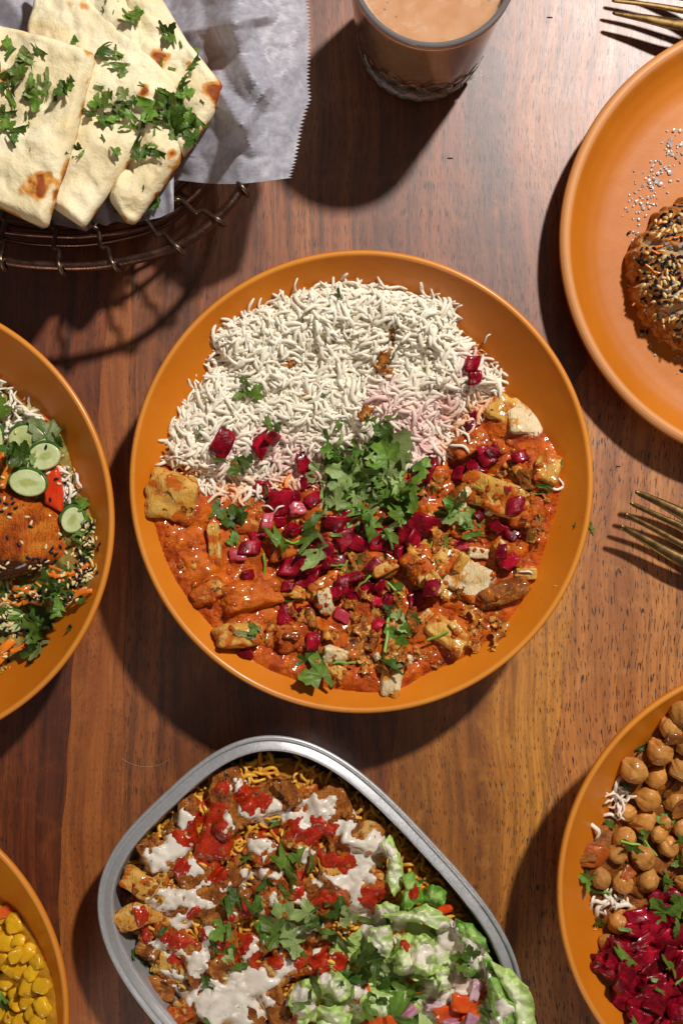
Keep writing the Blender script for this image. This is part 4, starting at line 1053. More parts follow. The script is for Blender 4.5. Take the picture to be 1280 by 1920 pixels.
# crimson pickled onion
BE = [(417, 832, 66, 60, 'p'), (492, 832, 58, 55, 'p'), (512, 822, 46, -30, 'p'), (567, 866, 50, -70, 'p'), (592, 888, 48, -35, 'p'), (574, 905, 40, 20, 'p'), (885, 682, 30, 5, 0), (889, 709, 28, 10, 0), (886, 784, 32, 60, 'p'), (884, 798, 28, 20, 0), (923, 848, 32, 30, 1),
      (860, 887, 32, 75, 0), (894, 879, 40, -5, 2), (914, 863, 34, 20, 1), (975, 858, 33, 20, 0), (966, 947, 34, 10, 3), (944, 995, 36, 0, 1), (962, 1000, 34, 40, 0), (930, 985, 34, -40, 'p'), (955, 1054, 38, 45, 2), (940, 1034, 30, 80, 1), (861, 1022, 30, 0, 'k'),
      (800, 880, 56, 65, 'p'), (779, 905, 46, 40, 'p'), (795, 980, 66, -18, 'p'), (764, 998, 52, 70, 1), (741, 1022, 50, 60, 2), (709, 1015, 52, 0, 1), (677, 1022, 50, -25, 'p'), (899, 970, 30, -60, 'p'), (809, 1101, 32, 5, 0), (779, 1124, 34, 15, 0), (726, 1128, 30, 75, 1),
      (709, 1169, 38, 60, 'p'), (715, 1101, 42, 20, 1), (689, 1097, 42, -30, 2), (659, 1082, 42, 10, 0), (666, 1117, 36, 0, 1), (641, 1155, 32, -30, 'k'), (587, 1203, 46, 85, 'p'), (572, 1149, 34, 10, 0), (538, 1148, 36, 20, 1), (461, 1226, 28, 0, 2), (467, 1079, 38, 20, 'p'),
      (469, 1026, 50, 8, 'p'), (446, 1042, 34, 0, 'k'), (484, 1003, 38, 20, 2), (549, 992, 34, 60, 0), (525, 977, 36, 0, 'p'), (501, 977, 36, 80, 'k'), (491, 917, 38, 0, 2), (547, 930, 46, -20, 'p'), (525, 942, 50, 5, 2), (551, 1060, 50, -10, 2), (574, 1082, 48, -10, 1),
      (609, 1030, 40, 70, 0), (606, 1055, 42, 10, 1), (626, 981, 46, -20, 2), (656, 966, 34, 0, 'p'), (622, 1112, 44, 20, 1), (642, 1095, 36, 80, 2), (600, 1010, 34, 0, 1), (585, 1060, 40, 30, 0), (650, 1010, 46, 30, 2), (630, 1050, 40, 0, 'p'), (570, 1035, 36, 0, 1), (700, 1060, 34, 40, 2), (690, 985, 40, 0, 'p'),
      (730, 985, 46, 30, 1), (560, 955, 40, 0, 'k'), (590, 935, 44, 40, 'p'), (905, 845, 24, 10, 3), (951, 917, 18, 0, 'k'), (704, 1128, 26, 0, 3), (540, 1100, 26, 0, 3), (775, 1010, 38, 70, 2), (755, 1035, 40, 20, 1)]
for i, (x, y, w, yaw, v) in enumerate(BE):
    if v == 'p': me = dice(i, 'beet', PETAL); s = (1, 1, 1); d = "curved crimson onion petal"
    elif v == 'k': me = dice(i, 'beetpink'); s = (1, 1, .8); d = "pale pink onion square"
    else: me = dice(i + v, 'beet'); s = (1, 1, 1); d = "crimson onion square"
    o = put("pickled_onion", me, x, y, w * .88, yaw, s, tilt=R.gauss(0, .3), follow=.5, lift=w * .25 * .00027 * .6, r=True)
    pend(o, x, y, d, region(x, y), "pickled onion", "pickled onion pieces in the middle bowl")
# coriander: px, py, width, yaw, variant, tone (l leaf, p pale, d dark)
TONE = {'l': 'leaf', 'p': 'leafpale', 'd': 'leafdark'}
LN = {'l': "green coriander leaf", 'p': "pale coriander leaf", 'd': "dark coriander leaf"}
LEAFID = [0]
def leaves(L, reg_f, group, fs=1.0):
    for x, y, w, yaw, v, t in L:
        o = put("coriander_leaf", LEAF[TONE[t]][v % 12], x, y, w * .98 * fs, yaw, (1, 1, R.uniform(.8, 1.4)), tilt=R.gauss(0, .3), follow=.55, lift=.0006, sink=.04, r=w > 22)
        d = LN[t] if w > 26 else ("tiny " + LN[t].replace("leaf", "scrap"))
        pend(o, x, y, d, reg_f(x, y), "coriander", group)
def stems(L, reg_f, group):
    for x, y, w, yaw in L:
        o = put("coriander_stalk", STEM[int(x) % 4], x, y, w, yaw, (1, min(1.3, 28 / w * 1.0 + .35), min(1.3, 28 / w + .35)), follow=.7, lift=.0012)
        pend(o, x, y, "light green coriander stalk", reg_f(x, y), "coriander stalk", group)
def creg(x, y):
    if 590 <= x <= 800 and 780 <= y <= 990: return "in the large pile"
    return region(x, y)
LV = [(690, 930, 100, 20, 0, 'd'), (650, 900, 90, 120, 1, 'l'), (730, 900, 96, -40, 3, 'l'), (700, 870, 80, 60, 2, 'd'), (745, 940, 80, 100, 0, 'l'), (660, 950, 76, -90, 5, 'l'), (620, 850, 50, 30, 5, 'd'),
      (612, 815, 40, 0, 9, 'l'), (630, 825, 34, 70, 8, 'p'), (612, 846, 34, 90, 2, 'l'), (632, 860, 40, 160, 10, 'd'), (636, 842, 30, 0, 7, 'l'),
      (700, 805, 62, 150, 0, 'l'), (720, 812, 44, 100, 1, 'd'), (733, 782, 34, 90, 9, 'l'), (735, 840, 110, -35, 1, 'p'), (760, 872, 92, 60, 0, 'p'), (718, 850, 76, 30, 2, 'l'), (790, 880, 52, 70, 3, 'l'),
      (668, 840, 50, 20, 9, 'l'), (655, 862, 60, 50, 8, 'd'), (680, 862, 60, 150, 5, 'l'), (700, 885, 54, 90, 9, 'p'), (650, 905, 92, 165, 0, 'p'), (590, 890, 52, 130, 0, 'p'), (612, 915, 46, 40, 5, 'p'), (605, 948, 72, 75, 0, 'p'), (635, 935, 54, -20, 1, 'p'),
      (678, 926, 48, 0, 0, 'p'), (712, 920, 52, 40, 8, 'l'), (735, 905, 54, 20, 9, 'p'), (762, 930, 60, 100, 4, 'l'), (775, 915, 54, 80, 3, 'l'), (748, 958, 70, 30, 2, 'l'), (700, 955, 66, 100, 10, 'p'), (715, 975, 60, 30, 9, 'p'), (690, 990, 52, 60, 6, 'l'),
      (655, 988, 50, 10, 9, 'p'), (672, 1000, 44, 130, 5, 'p'), (632, 1003, 30, 90, 9, 'l'), (730, 990, 40, 80, 10, 'p'), (755, 975, 44, 0, 7, 'l'), (728, 1010, 46, 45, 11, 'l'), (672, 960, 44, 30, 7, 'd'), (700, 935, 36, 0, 8, 'd'),
      (583, 985, 70, 60, 8, 'd'), (577, 1005, 62, 90, 10, 'l'), (592, 1030, 84, 85, 4, 'p'), (575, 1040, 40, 80, 5, 'p'),
      (835, 965, 74, 85, 6, 'd'), (848, 945, 48, 60, 0, 'l'), (856, 975, 56, 120, 5, 'p'), (882, 972, 54, 20, 0, 'l'), (888, 1000, 52, 100, 9, 'l'), (870, 985, 34, 10, 7, 'd'), (865, 925, 28, 0, 11, 'd'),
      (1023, 912, 36, 70, 9, 'l'), (1014, 925, 26, 40, 10, 'd'), (1108, 988, 22, -30, 10, 'l'), (1077, 985, 11, 0, 9, 'd'), (1052, 868, 16, 0, 9, 'l'),
      (458, 722, 50, 60, 4, 'l'), (478, 732, 40, -20, 2, 'l'), (434, 755, 14, 0, 9, 'd'), (503, 790, 36, -30, 10, 'l'), (515, 797, 28, 60, 11, 'd'), (372, 808, 26, 20, 11, 'd'), (416, 862, 34, 80, 9, 'l'), (440, 872, 42, 10, 5, 'l'), (455, 868, 36, 70, 2, 'd'), (404, 878, 20, 0, 9, 'l'),
      (464, 913, 28, 40, 4, 'l'), (500, 920, 24, 0, 9, 'd'), (400, 958, 56, 120, 0, 'l'), (438, 968, 56, 20, 2, 'd'), (455, 965, 40, 70, 8, 'd'), (440, 1002, 50, 20, 9, 'l'), (432, 1010, 30, 0, 5, 'l'), (526, 1014, 66, -10, 10, 'l'), (538, 1125, 38, 0, 4, 'd'), (528, 1132, 24, 0, 9, 'l'),
      (462, 1190, 50, 80, 9, 'p'), (472, 1180, 34, 40, 5, 'l'), (585, 1258, 82, 10, 5, 'l'), (570, 1240, 50, 80, 0, 'd'), (594, 1152, 22, 80, 8, 'd'), (745, 1190, 62, 70, 0, 'l'), (756, 1170, 40, 20, 5, 'p'), (748, 1152, 34, 0, 4, 'p'), (778, 1157, 26, 0, 0, 'l'), (735, 1245, 50, 80, 11, 'd'), (742, 1105, 40, 50, 11, 'd'),
      (674, 1055, 34, 0, 9, 'l'), (648, 1068, 22, 0, 8, 'l'), (655, 1060, 24, 30, 9, 'd'), (609, 580, 22, 70, 10, 'd'), (635, 552, 26, 10, 9, 'd'), (606, 741, 20, 60, 9, 'd'), (734, 673, 16, 80, 10, 'd'), (552, 778, 9, 0, 9, 'l'), (569, 793, 12, 0, 4, 'l'), (647, 791, 10, 0, 9, 'd'),
      (362, 1100, 14, 0, 9, 'd'), (835, 1015, 30, 0, 9, 'l'), (812, 918, 16, 0, 9, 'd'), (725, 1140, 26, 60, 2, 'd')]
rq = random.Random(99)
for i in range(46): LV.append((rq.gauss(702, 48), rq.gauss(905, 46), rq.uniform(16, 34), rq.uniform(0, 360), rq.choice([7, 8, 9, 10, 11, 5]), rq.choice('lppd')))
leaves(LV, creg, "chopped coriander in the middle bowl")
stems([(724, 1195, 82, 86), (496, 1062, 50, 95), (645, 1242, 44, 5), (550, 1016, 34, 0), (628, 1060, 34, 5), (644, 1061, 26, 55), (681, 1092, 40, 45), (808, 1018, 22, 80), (820, 1051, 16, -55), (897, 915, 24, -15), (845, 757, 8, 10), (740, 1105, 40, -40), (641, 1243, 20, 0), (820, 1192, 44, 25), (728, 1205, 30, 95)], creg, "coriander stems in the middle bowl")
# single grains away from the heap
for x, y, w in [(912, 634, 24), (925, 690, 40), (940, 712, 44), (1045, 915, 36), (1050, 905, 28), (985, 1072, 28), (1040, 1098, 5), (330, 820, 26), (328, 858, 30), (520, 955, 28), (500, 950, 30), (885, 1010, 20), (870, 815, 36), (835, 850, 44), (862, 838, 40)]:
    if not 'GRM' in globals(): GRM = mk("rice_grain", GR[1][0], GR[1][1], M['rice'], link=False)
    o = put("rice_grain", GRM, x, y, w, None, follow=.6, lift=.0008); pend(o, x, y, "stray white rice grain", "around middle bowl's curry", "rice grain", "stray rice grains")

# ================================================================== left bowl with fish
SF = dishfloor(B2)
sal_out = [(60, 750), (112, 790), (140, 850), (150, 905), (180, 960), (188, 1030), (182, 1095), (150, 1130), (100, 1165), (85, 1220), (30, 1250), (-100, 1300), (-260, 1290), (-400, 1180), (-440, 1000), (-400, 850), (-280, 740), (-120, 690), (0, 710)]
o, _ = bed("salad_bed", [(-150 + (x + 150) * .965, 980 + (y - 980) * .965) for x, y in sal_out], SF, .014, .014, food("salad_bed", [(.10, .09, .015), (.34, .28, .07), (.30, .08, .01)], 90, .35, ((300, .001),)), .0022, 110, 4, 150, n2=.8)
tag(o, "mixed shredded salad lying under the fish in the left bowl", "salad", None, "stuff")
rr = random.Random(77); AV, AF, n0 = [], [], 0
for x, y in rnd_in(sal_out, 900, 29):
    p, n = hit(x, y); V, Fc = rbox(3, 4, (1, .30, .2), .1, 1.5, rr.randrange(9)); s = rr.uniform(.0025, .0065)
    Rm = np.array(Euler((rr.uniform(-.5, .5), rr.uniform(-.5, .5), rr.uniform(0, 6))).to_matrix()); V = (V * s) @ Rm.T + np.array(p)
    AV.append(V); AF += [[a + n0 for a in f] for f in Fc]; n0 += len(V)
m, nt, b = nodes("salad_shreds"); nt.links.new(ramp(nt, island(nt), [(0, (.60, .56, .26)), (.35, (.30, .36, .08)), (.5, (.60, .13, .01)), (.7, (.62, .40, .06)), (1, (.55, .50, .34))]), b.inputs["Base Color"]); b.inputs["Roughness"].default_value = .3
lm = mk("salad_shreds", np.concatenate(AV), AF, m); tag(lm, "fine yellow, green and orange vegetable shreds around the fish", "salad", None, "stuff")
reg_obj(lm)
g = []; rr = random.Random(2)
for x, y in rnd_in([(-200, 700), (0, 715), (60, 752), (75, 790), (40, 830), (0, 850), (-200, 900)], 300, 3) + rnd_in([(95, 890), (120, 870), (150, 900), (140, 935), (105, 930)], 40, 5):
    p, n = hit(x, y); g.append((p + Vector((0, 0, rr.uniform(.0, .004))), n, rr.uniform(.008, .012), .3))
o = rice("white_rice", g, M['rice'], lambda p: {"pink": 0.0, "orange": 0.0}, fat=1.35); tag(o, "white rice heap behind the cucumber in the left bowl", "rice", None, "stuff")
reg_obj(o)
# cucumber
def slab(name, out, z, T, edge, mat, seed=0, amp=.0004, skin=None, **kw):
    if z is None: q_ = np.mean(out, 0); z = hit(*q_)[0].z + .0004
    O = pxpoly(out, z + T); V, Fc, d = pad_vf(O, T, edge, 12, 70, lambda x, y: z, amp, 150, seed, **kw); dd = np.r_[d, np.zeros(len(V) - len(d))]; o = mk(name, V, Fc, mat, attrs={'core': np.clip(dd / dd.max() * 1.3 - .35, 0, 1)}); reg(V, Fc); return o
def ell(cx, cy, a, b_, rot=0, n=26, f=0, t=6.28):
    L = []
    for i in range(n):
        an = f + (t - f) * i / n; x, y = a * math.cos(an), b_ * math.sin(an); r = math.radians(rot); L.append((cx + x * math.cos(r) - y * math.sin(r), cy + x * math.sin(r) + y * math.cos(r)))
    return L
def cuke(cx, cy, a, b_, rot, z, lab):
    z = max(hit(cx + q * a * .6, cy + w_ * b_ * .6)[0].z for q in (-1, 0, 1) for w_ in (-1, 0, 1)) + .0002
    t = empty("cucumber_slice", W(cx, cy, z), lab, "cucumber", "cucumber slices in the left bowl")
    O = ell(cx, cy, a, b_, rot)
    o = slab("flesh", O, z, .0022, .0008, M['cucumber']); child(o, t)
    f0 = R.uniform(2.6, 3.6); pts = catmull([W(x, y, z + .0012) for x, y in ell(cx, cy, a + .3, b_ + .3, rot, 20, f0, f0 + R.uniform(3.2, 4.6))], 4); V, Fc = tube_vf(pts, [.0010 * min(1, .2 + i_ / 12, .2 + (len(pts) - 1 - i_) / 12) for i_ in range(len(pts))], False, 6); s = mk("skin", V, Fc, M['cukeskin']); child(s, t)
cuke(52, 826, 37, 30, 10, .0275, "round cucumber slice beneath the pale leaf, uppermost of the slices")
cuke(82, 856, 32, 26, -20, .0290, "cucumber slice with a black seed on its upper edge")
cuke(38, 872, 24, 34, 20, .0265, "cucumber slice partly covered by a dark leaf")
cuke(52, 905, 36, 26, 8, .0300, "lowest cucumber slice touching the fish")
cuke(-8, 820, 14, 30, 0, .0300, "cucumber slice cut by the left picture edge")
cuke(136, 975, 22, 26, 20, .0255, "cucumber slice right of the fish under a leaf")
cuke(20, 1165, 30, 22, 0, .0240, "cucumber slice below the fish under sesame seeds")
o = slab("pepper_strip", [(98, 880), (106, 874), (112, 890), (117, 925), (116, 962), (110, 960), (82, 944), (80, 890), (88, 884)], None, .0035, .0018, M['pepper'], 3); tag(o, "glossy red pepper strip standing between cucumber and leaf", "pepper")
# carrot
def shred(pts, z, w, lab, group="carrot shreds", nm="carrot_shred", mat='carrot'):
    z = max(hit(x, y)[0].z for x, y, _ in pts) + .0008
    C = catmull([W(x, y, z + dz) for x, y, dz in pts], 5); V, Fc = tube_vf(C, w * m_per_px(z) / 2, False, 8, .45); o = mk(nm, V, Fc, M[mat]); reg(V, Fc); (pend(o, pts[1][0], pts[1][1], lab[0], lab[1], "carrot", group) if isinstance(lab, tuple) else tag(o, lab, "carrot", group))
shred([(4, 915, 0), (10, 892, .002), (22, 872, .001)], .031, 14, "wide carrot shred leaning beside the cucumber, upright")
shred([(-4, 880, 0), (2, 870, .002), (4, 845, .001)], .032, 12, "carrot shred at left picture edge beside cucumber")
shred([(-10, 1230, 0), (8, 1215, .003), (26, 1200, .002)], .024, 17, "thick carrot shred at lower left pointing up right")
shred([(-20, 1260, 0), (0, 1238, .002), (14, 1222, .002)], .022, 14, "carrot shred beneath the thick lower left one")
shred([(20, 1222, .003), (45, 1212, .002), (52, 1200, 0)], .0215, 9, "thin carrot shred next to the hanging leaf")
for i in range(9):
    x, y = R.uniform(95, 165), R.uniform(1058, 1118); a = R.uniform(-.6, .6)
    shred([(x - 26 * math.cos(a), y - 26 * math.sin(a), 0), (x, y + R.uniform(-6, 6), .002), (x + 24 * math.cos(a), y + 24 * math.sin(a), R.uniform(-.001, .001))], .024 - .00002 * max(0, x - 120), R.uniform(5, 9), ("thin carrot shred", "in tangle below fish's right end"))
for i in range(8):
    x, y = R.uniform(5, 80), R.uniform(1100, 1135)
    shred([(x - 16, y, 0), (x, y + R.uniform(-6, 6), .002), (x + 14, y + R.uniform(-9, 9), 0)], .024, R.uniform(5, 9), ("thin carrot shred", "in salad under lower fish edge"))
# the fish
t = empty("salmon_fillet", W(0, 1000, .03), "glazed orange salmon fillet sprinkled with black and white sesame", "fish")
O = [(-330, 930), (-200, 900), (-60, 905), (0, 915), (30, 925), (60, 938), (95, 945), (112, 958), (120, 975), (122, 1000), (130, 1025), (142, 1050), (136, 1058), (100, 1064), (50, 1078), (0, 1090), (-150, 1110), (-330, 1080)]
z0 = .0285; V, Fc, d = pad_vf(pxpoly(O, z0 + .010), .010, .007, 34, 220, lambda x, y: z0 - .10 * max(0, x + .165), .0009, 90, 6, .003)
ks = F / (D - V[:, 2]); sx = 640 + V[:, 0] * ks; sy = 960 - V[:, 1] * ks
A = .8 * np.clip((sy - 990 + (sx) * -.25) / 70, 0, 1.2) * np.clip((150 - sx) / 60 + .2, 0, 1) * .9 + .5 * np.clip((sy - 1050) / 15, 0, 1)
o = mk("fillet", V, Fc, M['salmon'], attrs={"char": A}); reg(V, Fc); child(o, t)
def seeds(L, parent=None, w=10.5, reg_txt=None, grp=None):
    for x, y, kind in L:
        k = 'seedw' if kind == 'w' else 'seedb'
        o = put("sesame_seed", SEED[k], x, y, w * R.uniform(.9, 1.12), None, follow=.85, lift=.0003, parent=parent)
        if parent is None: pend(o, x, y, ("cream" if kind == 'w' else "black") + " sesame seed", reg_txt, "sesame seed", grp)
sL = []
for X_, Y_, k in [(120, 170, 'b'), (60, 225, 'b'), (130, 220, 'b'), (155, 265, 'b'), (100, 320, 'b'), (45, 175, 'w'), (50, 270, 'w'), (95, 355, 'w'), (262, 350, 'w'), (300, 405, 'w'), (295, 445, 'b'), (72, 548, 'b'), (210, 590, 'w'), (575, 515, 'w'), (582, 545, 'b'), (440, 630, 'w'), (575, 632, 'b'), (500, 645, 'b'), (490, 685, 'b'), (535, 705, 'b'), (628, 685, 'w'), (318, 752, 'b'), (370, 745, 'b'), (375, 780, 'b'), (430, 760, 'b'), (425, 795, 'b'), (450, 770, 'w'), (525, 770, 'b'), (285, 828, 'w'), (325, 840, 'w'), (378, 808, 'w'), (345, 862, 'b'), (410, 830, 'w'), (385, 850, 'w'), (65, 768, 'b'), (75, 790, 'w'), (40, 835, 'w'), (12, 850, 'b'), (5, 195, 'b'), (20, 300, 'b'), (180, 615, 'b'), (275, 738, 'b'), (8, 820, 'w')]:
    sL.append((X_ / 5.054, 900 + Y_ / 5.054, k))
for x, y, k in sL:
    o = put("sesame_seed", SEED['seedw' if k == 'w' else 'seedb'], x, y, 11 * R.uniform(.9, 1.1), None, follow=.85, lift=.0003); child(o, t)
def salreg(x, y):
    if y < 930: return "among the cucumber in the left bowl"
    if y < 1050: return "right of the fish"
    return "below the fish"
leaves([(168, 985, 44, 20, 2, 'l'), (160, 1040, 40, 50, 5, 'l'), (120, 1085, 44, 0, 2, 'd'), (92, 800, 84, -40, 5, 'p'), (104, 826, 50, 40, 2, 'l'), (34, 850, 60, 60, 2, 'd'), (22, 842, 44, 0, 4, 'd'), (50, 868, 34, 60, 9, 'l'), (58, 862, 30, 100, 5, 'p'), (74, 886, 22, 40, 9, 'd'), (2, 738, 70, 40, 4, 'd'), (-8, 762, 60, 0, 2, 'l'), (16, 725, 18, 0, 9, 'd'),
        (134, 940, 46, -10, 0, 'd'), (152, 950, 46, 80, 5, 'l'), (140, 1000, 44, 30, 9, 'l'), (165, 1020, 34, -20, 8, 'l'), (150, 1010, 24, 0, 4, 'l'), (60, 1095, 62, 20, 0, 'l'), (90, 1080, 50, -10, 10, 'd'), (50, 1115, 34, 50, 9, 'l'), (8, 1112, 40, 0, 9, 'd'), (100, 1108, 62, 100, 2, 'd'), (108, 1130, 50, 60, 4, 'd'), (100, 1140, 40, 30, 6, 'l'),
        (135, 1115, 54, 10, 10, 'd'), (60, 1142, 60, 10, 9, 'l'), (42, 1160, 30, 80, 10, 'l'), (30, 1158, 40, 90, 9, 'l'), (75, 1165, 70, 20, 1, 'd'), (62, 1180, 60, 60, 5, 'l'), (66, 1190, 50, 0, 9, 'l'), (70, 1222, 60, 75, 5, 'p'), (84, 1170, 50, 50, 8, 'd'), (55, 1222, 50, 90, 2, 'd'), (132, 1177, 18, 70, 4, 'd'), (5, 1150, 30, 0, 4, 'd'), (-6, 1255, 30, 40, 9, 'p')], salreg, "coriander in the left bowl")
rr = random.Random(8); L = []
for (cx, cy, sx_, sy_, nn) in [(168, 985, 12, 14, 16), (165, 1015, 16, 18, 34), (158, 1045, 15, 14, 18), (160, 1075, 18, 10, 30), (140, 1092, 22, 12, 22), (130, 1122, 16, 10, 16), (70, 1118, 26, 10, 26), (20, 1130, 18, 18, 18), (15, 1168, 16, 20, 20), (35, 1185, 14, 10, 8)]:
    for i in range(nn): L.append((cx + rr.gauss(0, sx_ * .55), cy + rr.gauss(0, sy_ * .55), 'w' if rr.random() < .55 else 'b'))
L1 = [l for l in L if l[1] < 1050 and 122 < l[0] < 188]; L2 = [l for l in L if l[1] >= 1050 and l[0] > 100 and l[0] < 184]; L3 = [l for l in L if l[1] >= 1050 and l[0] <= 100]
def seedgrp(L, phrase):
    for x, y, k in L:
        o = put("sesame_seed", SEED['seedw' if k == 'w' else 'seedb'], x, y, 10.5 * R.uniform(.9, 1.12), None, follow=.8, lift=.0004)
        c = "cream" if k == 'w' else "black"
        pend(o, x, y, f"{c} sesame seed", phrase, "sesame seed", f"{c} sesame seeds {phrase}")
seedgrp(L1, "between fish and right bowl wall"); seedgrp(L2, "in carrot tangle below fish"); seedgrp(L3, "in salad below fish")
seedgrp([(87, 838, 'b'), (30, 810, 'w'), (113, 875, 'w'), (91, 887, 'w'), (107, 898, 'b'), (112, 907, 'w'), (123, 905, 'b'), (46, 768, 'w'), (6, 895, 'w'), (4, 910, 'w'), (95, 937, 'b'), (10, 1225, 'w'), (10, 1231, 'w'), (16, 1240, 'b')], "on cucumber, pepper and carrot")

# ================================================================== flat plate: seeded patty and salt
cakeO = ell(1356, 507, 170, 158, 0, 40)
t = empty("seeded_patty", W(1356, 507, .01), "round browned patty crusted with black and white sesame seeds", "patty")
V, Fc, d = pad_vf(pxpoly(cakeO, .022), .030, .030, 44, 260, lambda x, y: .0088, .0022, 100, 12, 0, jag=.05)
V[:, 2] += .0012 * fbm(V * [320, 320, 0], 4, 3)
def crackdepth(x, y):
    d1 = abs((y - 452) - .28 * (x - 1210)) if x > 1205 else 99
    d2 = abs((y - 595) + .25 * (x - 1215)) if x > 1232 else 99
    return max(math.exp(-(d1 / 11) ** 2), math.exp(-(d2 / 11) ** 2))
ks = F / (D - V[:, 2]); sx = 640 + V[:, 0] * ks; sy = 960 - V[:, 1] * ks; A = np.array([crackdepth(a, b_) for a, b_ in zip(sx, sy)]); V[:, 2] -= .004 * A
M['crust2'] = food("patty_crust", [(.24, .065, .012), (.48, .18, .035), (.60, .33, .12)], 150, .42, ((260, .0018), (800, .0008)), 0, .1, over=((110, .60, .70, (.12, .03, .01)),), extra=(("crumb", (.44, .31, .17), .55, .9, 300),))
o = mk("crust", V, Fc, M['crust2'], attrs={"crumb": A}); reg(V, Fc); child(o, t)
rr = random.Random(21); L = []; tries = 0
while len(L) < 250 and tries < 9000:
    tries += 1; x, y = rr.uniform(1185, 1330), rr.uniform(345, 665)
    if ((x - 1356) / 166) ** 2 + ((y - 507) / 154) ** 2 > .97 or crackdepth(x, y) > .45: continue
    if any((x - a) ** 2 + (y - b_) ** 2 < 50 for a, b_, _ in L): continue
    L.append((x, y, 'w' if rr.random() < .48 else 'b'))
for x, y, k in L:
    o = put("sesame_seed", SEED['seedw' if k == 'w' else 'seedb'], x, y, 13 * rr.uniform(.85, 1.15), None, follow=.9, lift=.0005, tilt=rr.gauss(0, .2)); child(o, t)
for x, y in [(rr.uniform(1190, 1290), rr.uniform(380, 640)) for _ in range(13)]:
    p, n = hit(x, y)
    if p.z < .014: continue
    a = rr.uniform(0, 3.1); C = catmull([p + Vector((math.cos(a) * u, math.sin(a) * u, .0006 - abs(u) * .12)) for u in (-.0035, 0, .0035)], 4)
    V_, F_ = tube_vf(C, .0006, False, 6, .6); o = mk("vegetable_shred", V_, F_, M['carrot']); child(o, t)
seedgrp([(1180, 537, 'w')], "alone on plate left of patty"); seedgrp([(1212, 623, 'b'), (1202, 621, 'b'), (1277, 695, 'b'), (1178, 437, 'b')], "loose on plate around patty")
SALT = []
for i in range(6):
    V, Fc = rbox(3, 6, (1, R.uniform(.6, .9), R.uniform(.3, .5)), .22, 1.2, 80 + i, octv=2); SALT.append(mk("salt_flake", V, Fc, M['salt'], smooth=False, link=False))
rq = random.Random(17)
SL = [(1255, 264, 14), (1274, 246, 9), (1262, 245, 10), (1253, 272, 16), (1258, 290, 12), (1252, 286, 10), (1266, 295, 10), (1275, 272, 8), (1278, 288, 8), (1238, 304, 9), (1247, 312, 9), (1248, 318, 8), (1274, 304, 8), (1254, 324, 12), (1232, 326, 9), (1240, 322, 7), (1230, 340, 17), (1237, 346, 13), (1226, 336, 12), (1216, 340, 11), (1219, 350, 10), (1205, 347, 7), (1198, 355, 6), (1255, 340, 8), (1271, 338, 8), (1223, 355, 7), (1250, 361, 6), (1214, 371, 8), (1224, 367, 7), (1213, 381, 8), (1231, 372, 5), (1191, 378, 7), (1200, 382, 8), (1204, 388, 8), (1223, 383, 8), (1216, 389, 9), (1176, 394, 8), (1206, 392, 7), (1196, 412, 8), (1210, 405, 7), (1186, 410, 6), (1196, 422, 6), (1188, 434, 9), (1192, 445, 9), (1186, 452, 8), (1194, 438, 8), (1177, 441, 6), (1183, 462, 8), (1190, 470, 8), (1187, 484, 7), (1184, 508, 6), (1190, 525, 6), (1192, 538, 6), (1198, 552, 7), (1200, 568, 5), (1207, 582, 7), (1212, 588, 8), (1201, 628, 8), (1218, 644, 7), (1219, 650, 6), (1235, 641, 6), (1227, 666, 6), (1222, 616, 9), (1229, 613, 7), (1263, 672, 7), (1270, 668, 7), (1278, 671, 7), (1261, 655, 7), (1258, 640, 7), (1269, 700, 4), (1166, 404, 4), (1190, 344, 5), (1181, 570, 5), (1193, 576, 5),
      (1230, 445, 8), (1248, 456, 12), (1255, 465, 12), (1275, 460, 16), (1277, 490, 12), (1262, 497, 6), (1262, 530, 8), (1270, 532, 8), (1245, 533, 6), (1232, 548, 9), (1252, 548, 7), (1263, 555, 11), (1260, 593, 12), (1268, 585, 8), (1278, 570, 10), (1271, 409, 7), (1257, 420, 8)]
SL = SL[:70] + [(1262 - t_ * 75 + rq.gauss(0, 16), 265 + t_ * 125 + rq.gauss(0, 13), rq.uniform(3.5, 7)) for t_ in [rq.random() for _ in range(60)]] + SL[70:]
NS = len(SL)
for i, (x, y, w) in enumerate(SL):
    o = put("salt_flake", SALT[i % 6], x, y, w * .72, None, follow=.9, lift=.0004)
    on = "scattered over the seeded patty" if x > 1225 and y > 400 and (x > 1240 or y < 560) and i >= 130 else ("on the plate above the patty" if y < 400 else "beside and below the patty")
    sz = "coarse" if w > 8 else "fine"
    pend(o, x, y, f"{sz} salt flake", on, "salt", f"{sz} salt flakes {on}")

# ================================================================== lower right bowl: chickpeas
KF = dishfloor(B4)
chk_out = [(1310, 1290), (1262, 1335), (1215, 1385), (1165, 1440), (1150, 1500), (1128, 1545), (1098, 1600), (1098, 1650), (1118, 1710), (1130, 1760), (1115, 1800), (1150, 1860), (1190, 1920), (1300, 2000), (1500, 2040), (1700, 1960), (1830, 1750), (1800, 1500), (1650, 1330), (1450, 1270)]
o, _ = bed("chickpea_sauce", chk_out, KF, .0135, .012, M['masala'], .002, 130, 6, 150, n2=.8); tag(o, "brown onion masala sauce under chickpeas in lower right bowl", "sauce", None, "stuff")
def cpea(seed):
    V, Fc = rbox(13, 2, (1, 1, .95), .085, 1.2, seed, octv=4); V = V.copy()
    n = V / np.linalg.norm(V, axis=1)[:, None]
    V += n * (.13 * np.exp(-((n[:, 0] - 1) ** 2 + n[:, 1] ** 2 + n[:, 2] ** 2) / .09))[:, None]      # beak
    V -= n * (.07 * np.exp(-(n[:, 1] / .12) ** 2) * np.clip(n[:, 0] + .3, 0, 1))[:, None]          # cleft
    V -= n * (.03 * np.exp(-(n[:, 2] - .2) ** 2 / .02))[:, None] * (seed % 2); return V, Fc
CP = [meshof("chickpea", cpea(90 + i), M['chickpea']) for i in range(7)]
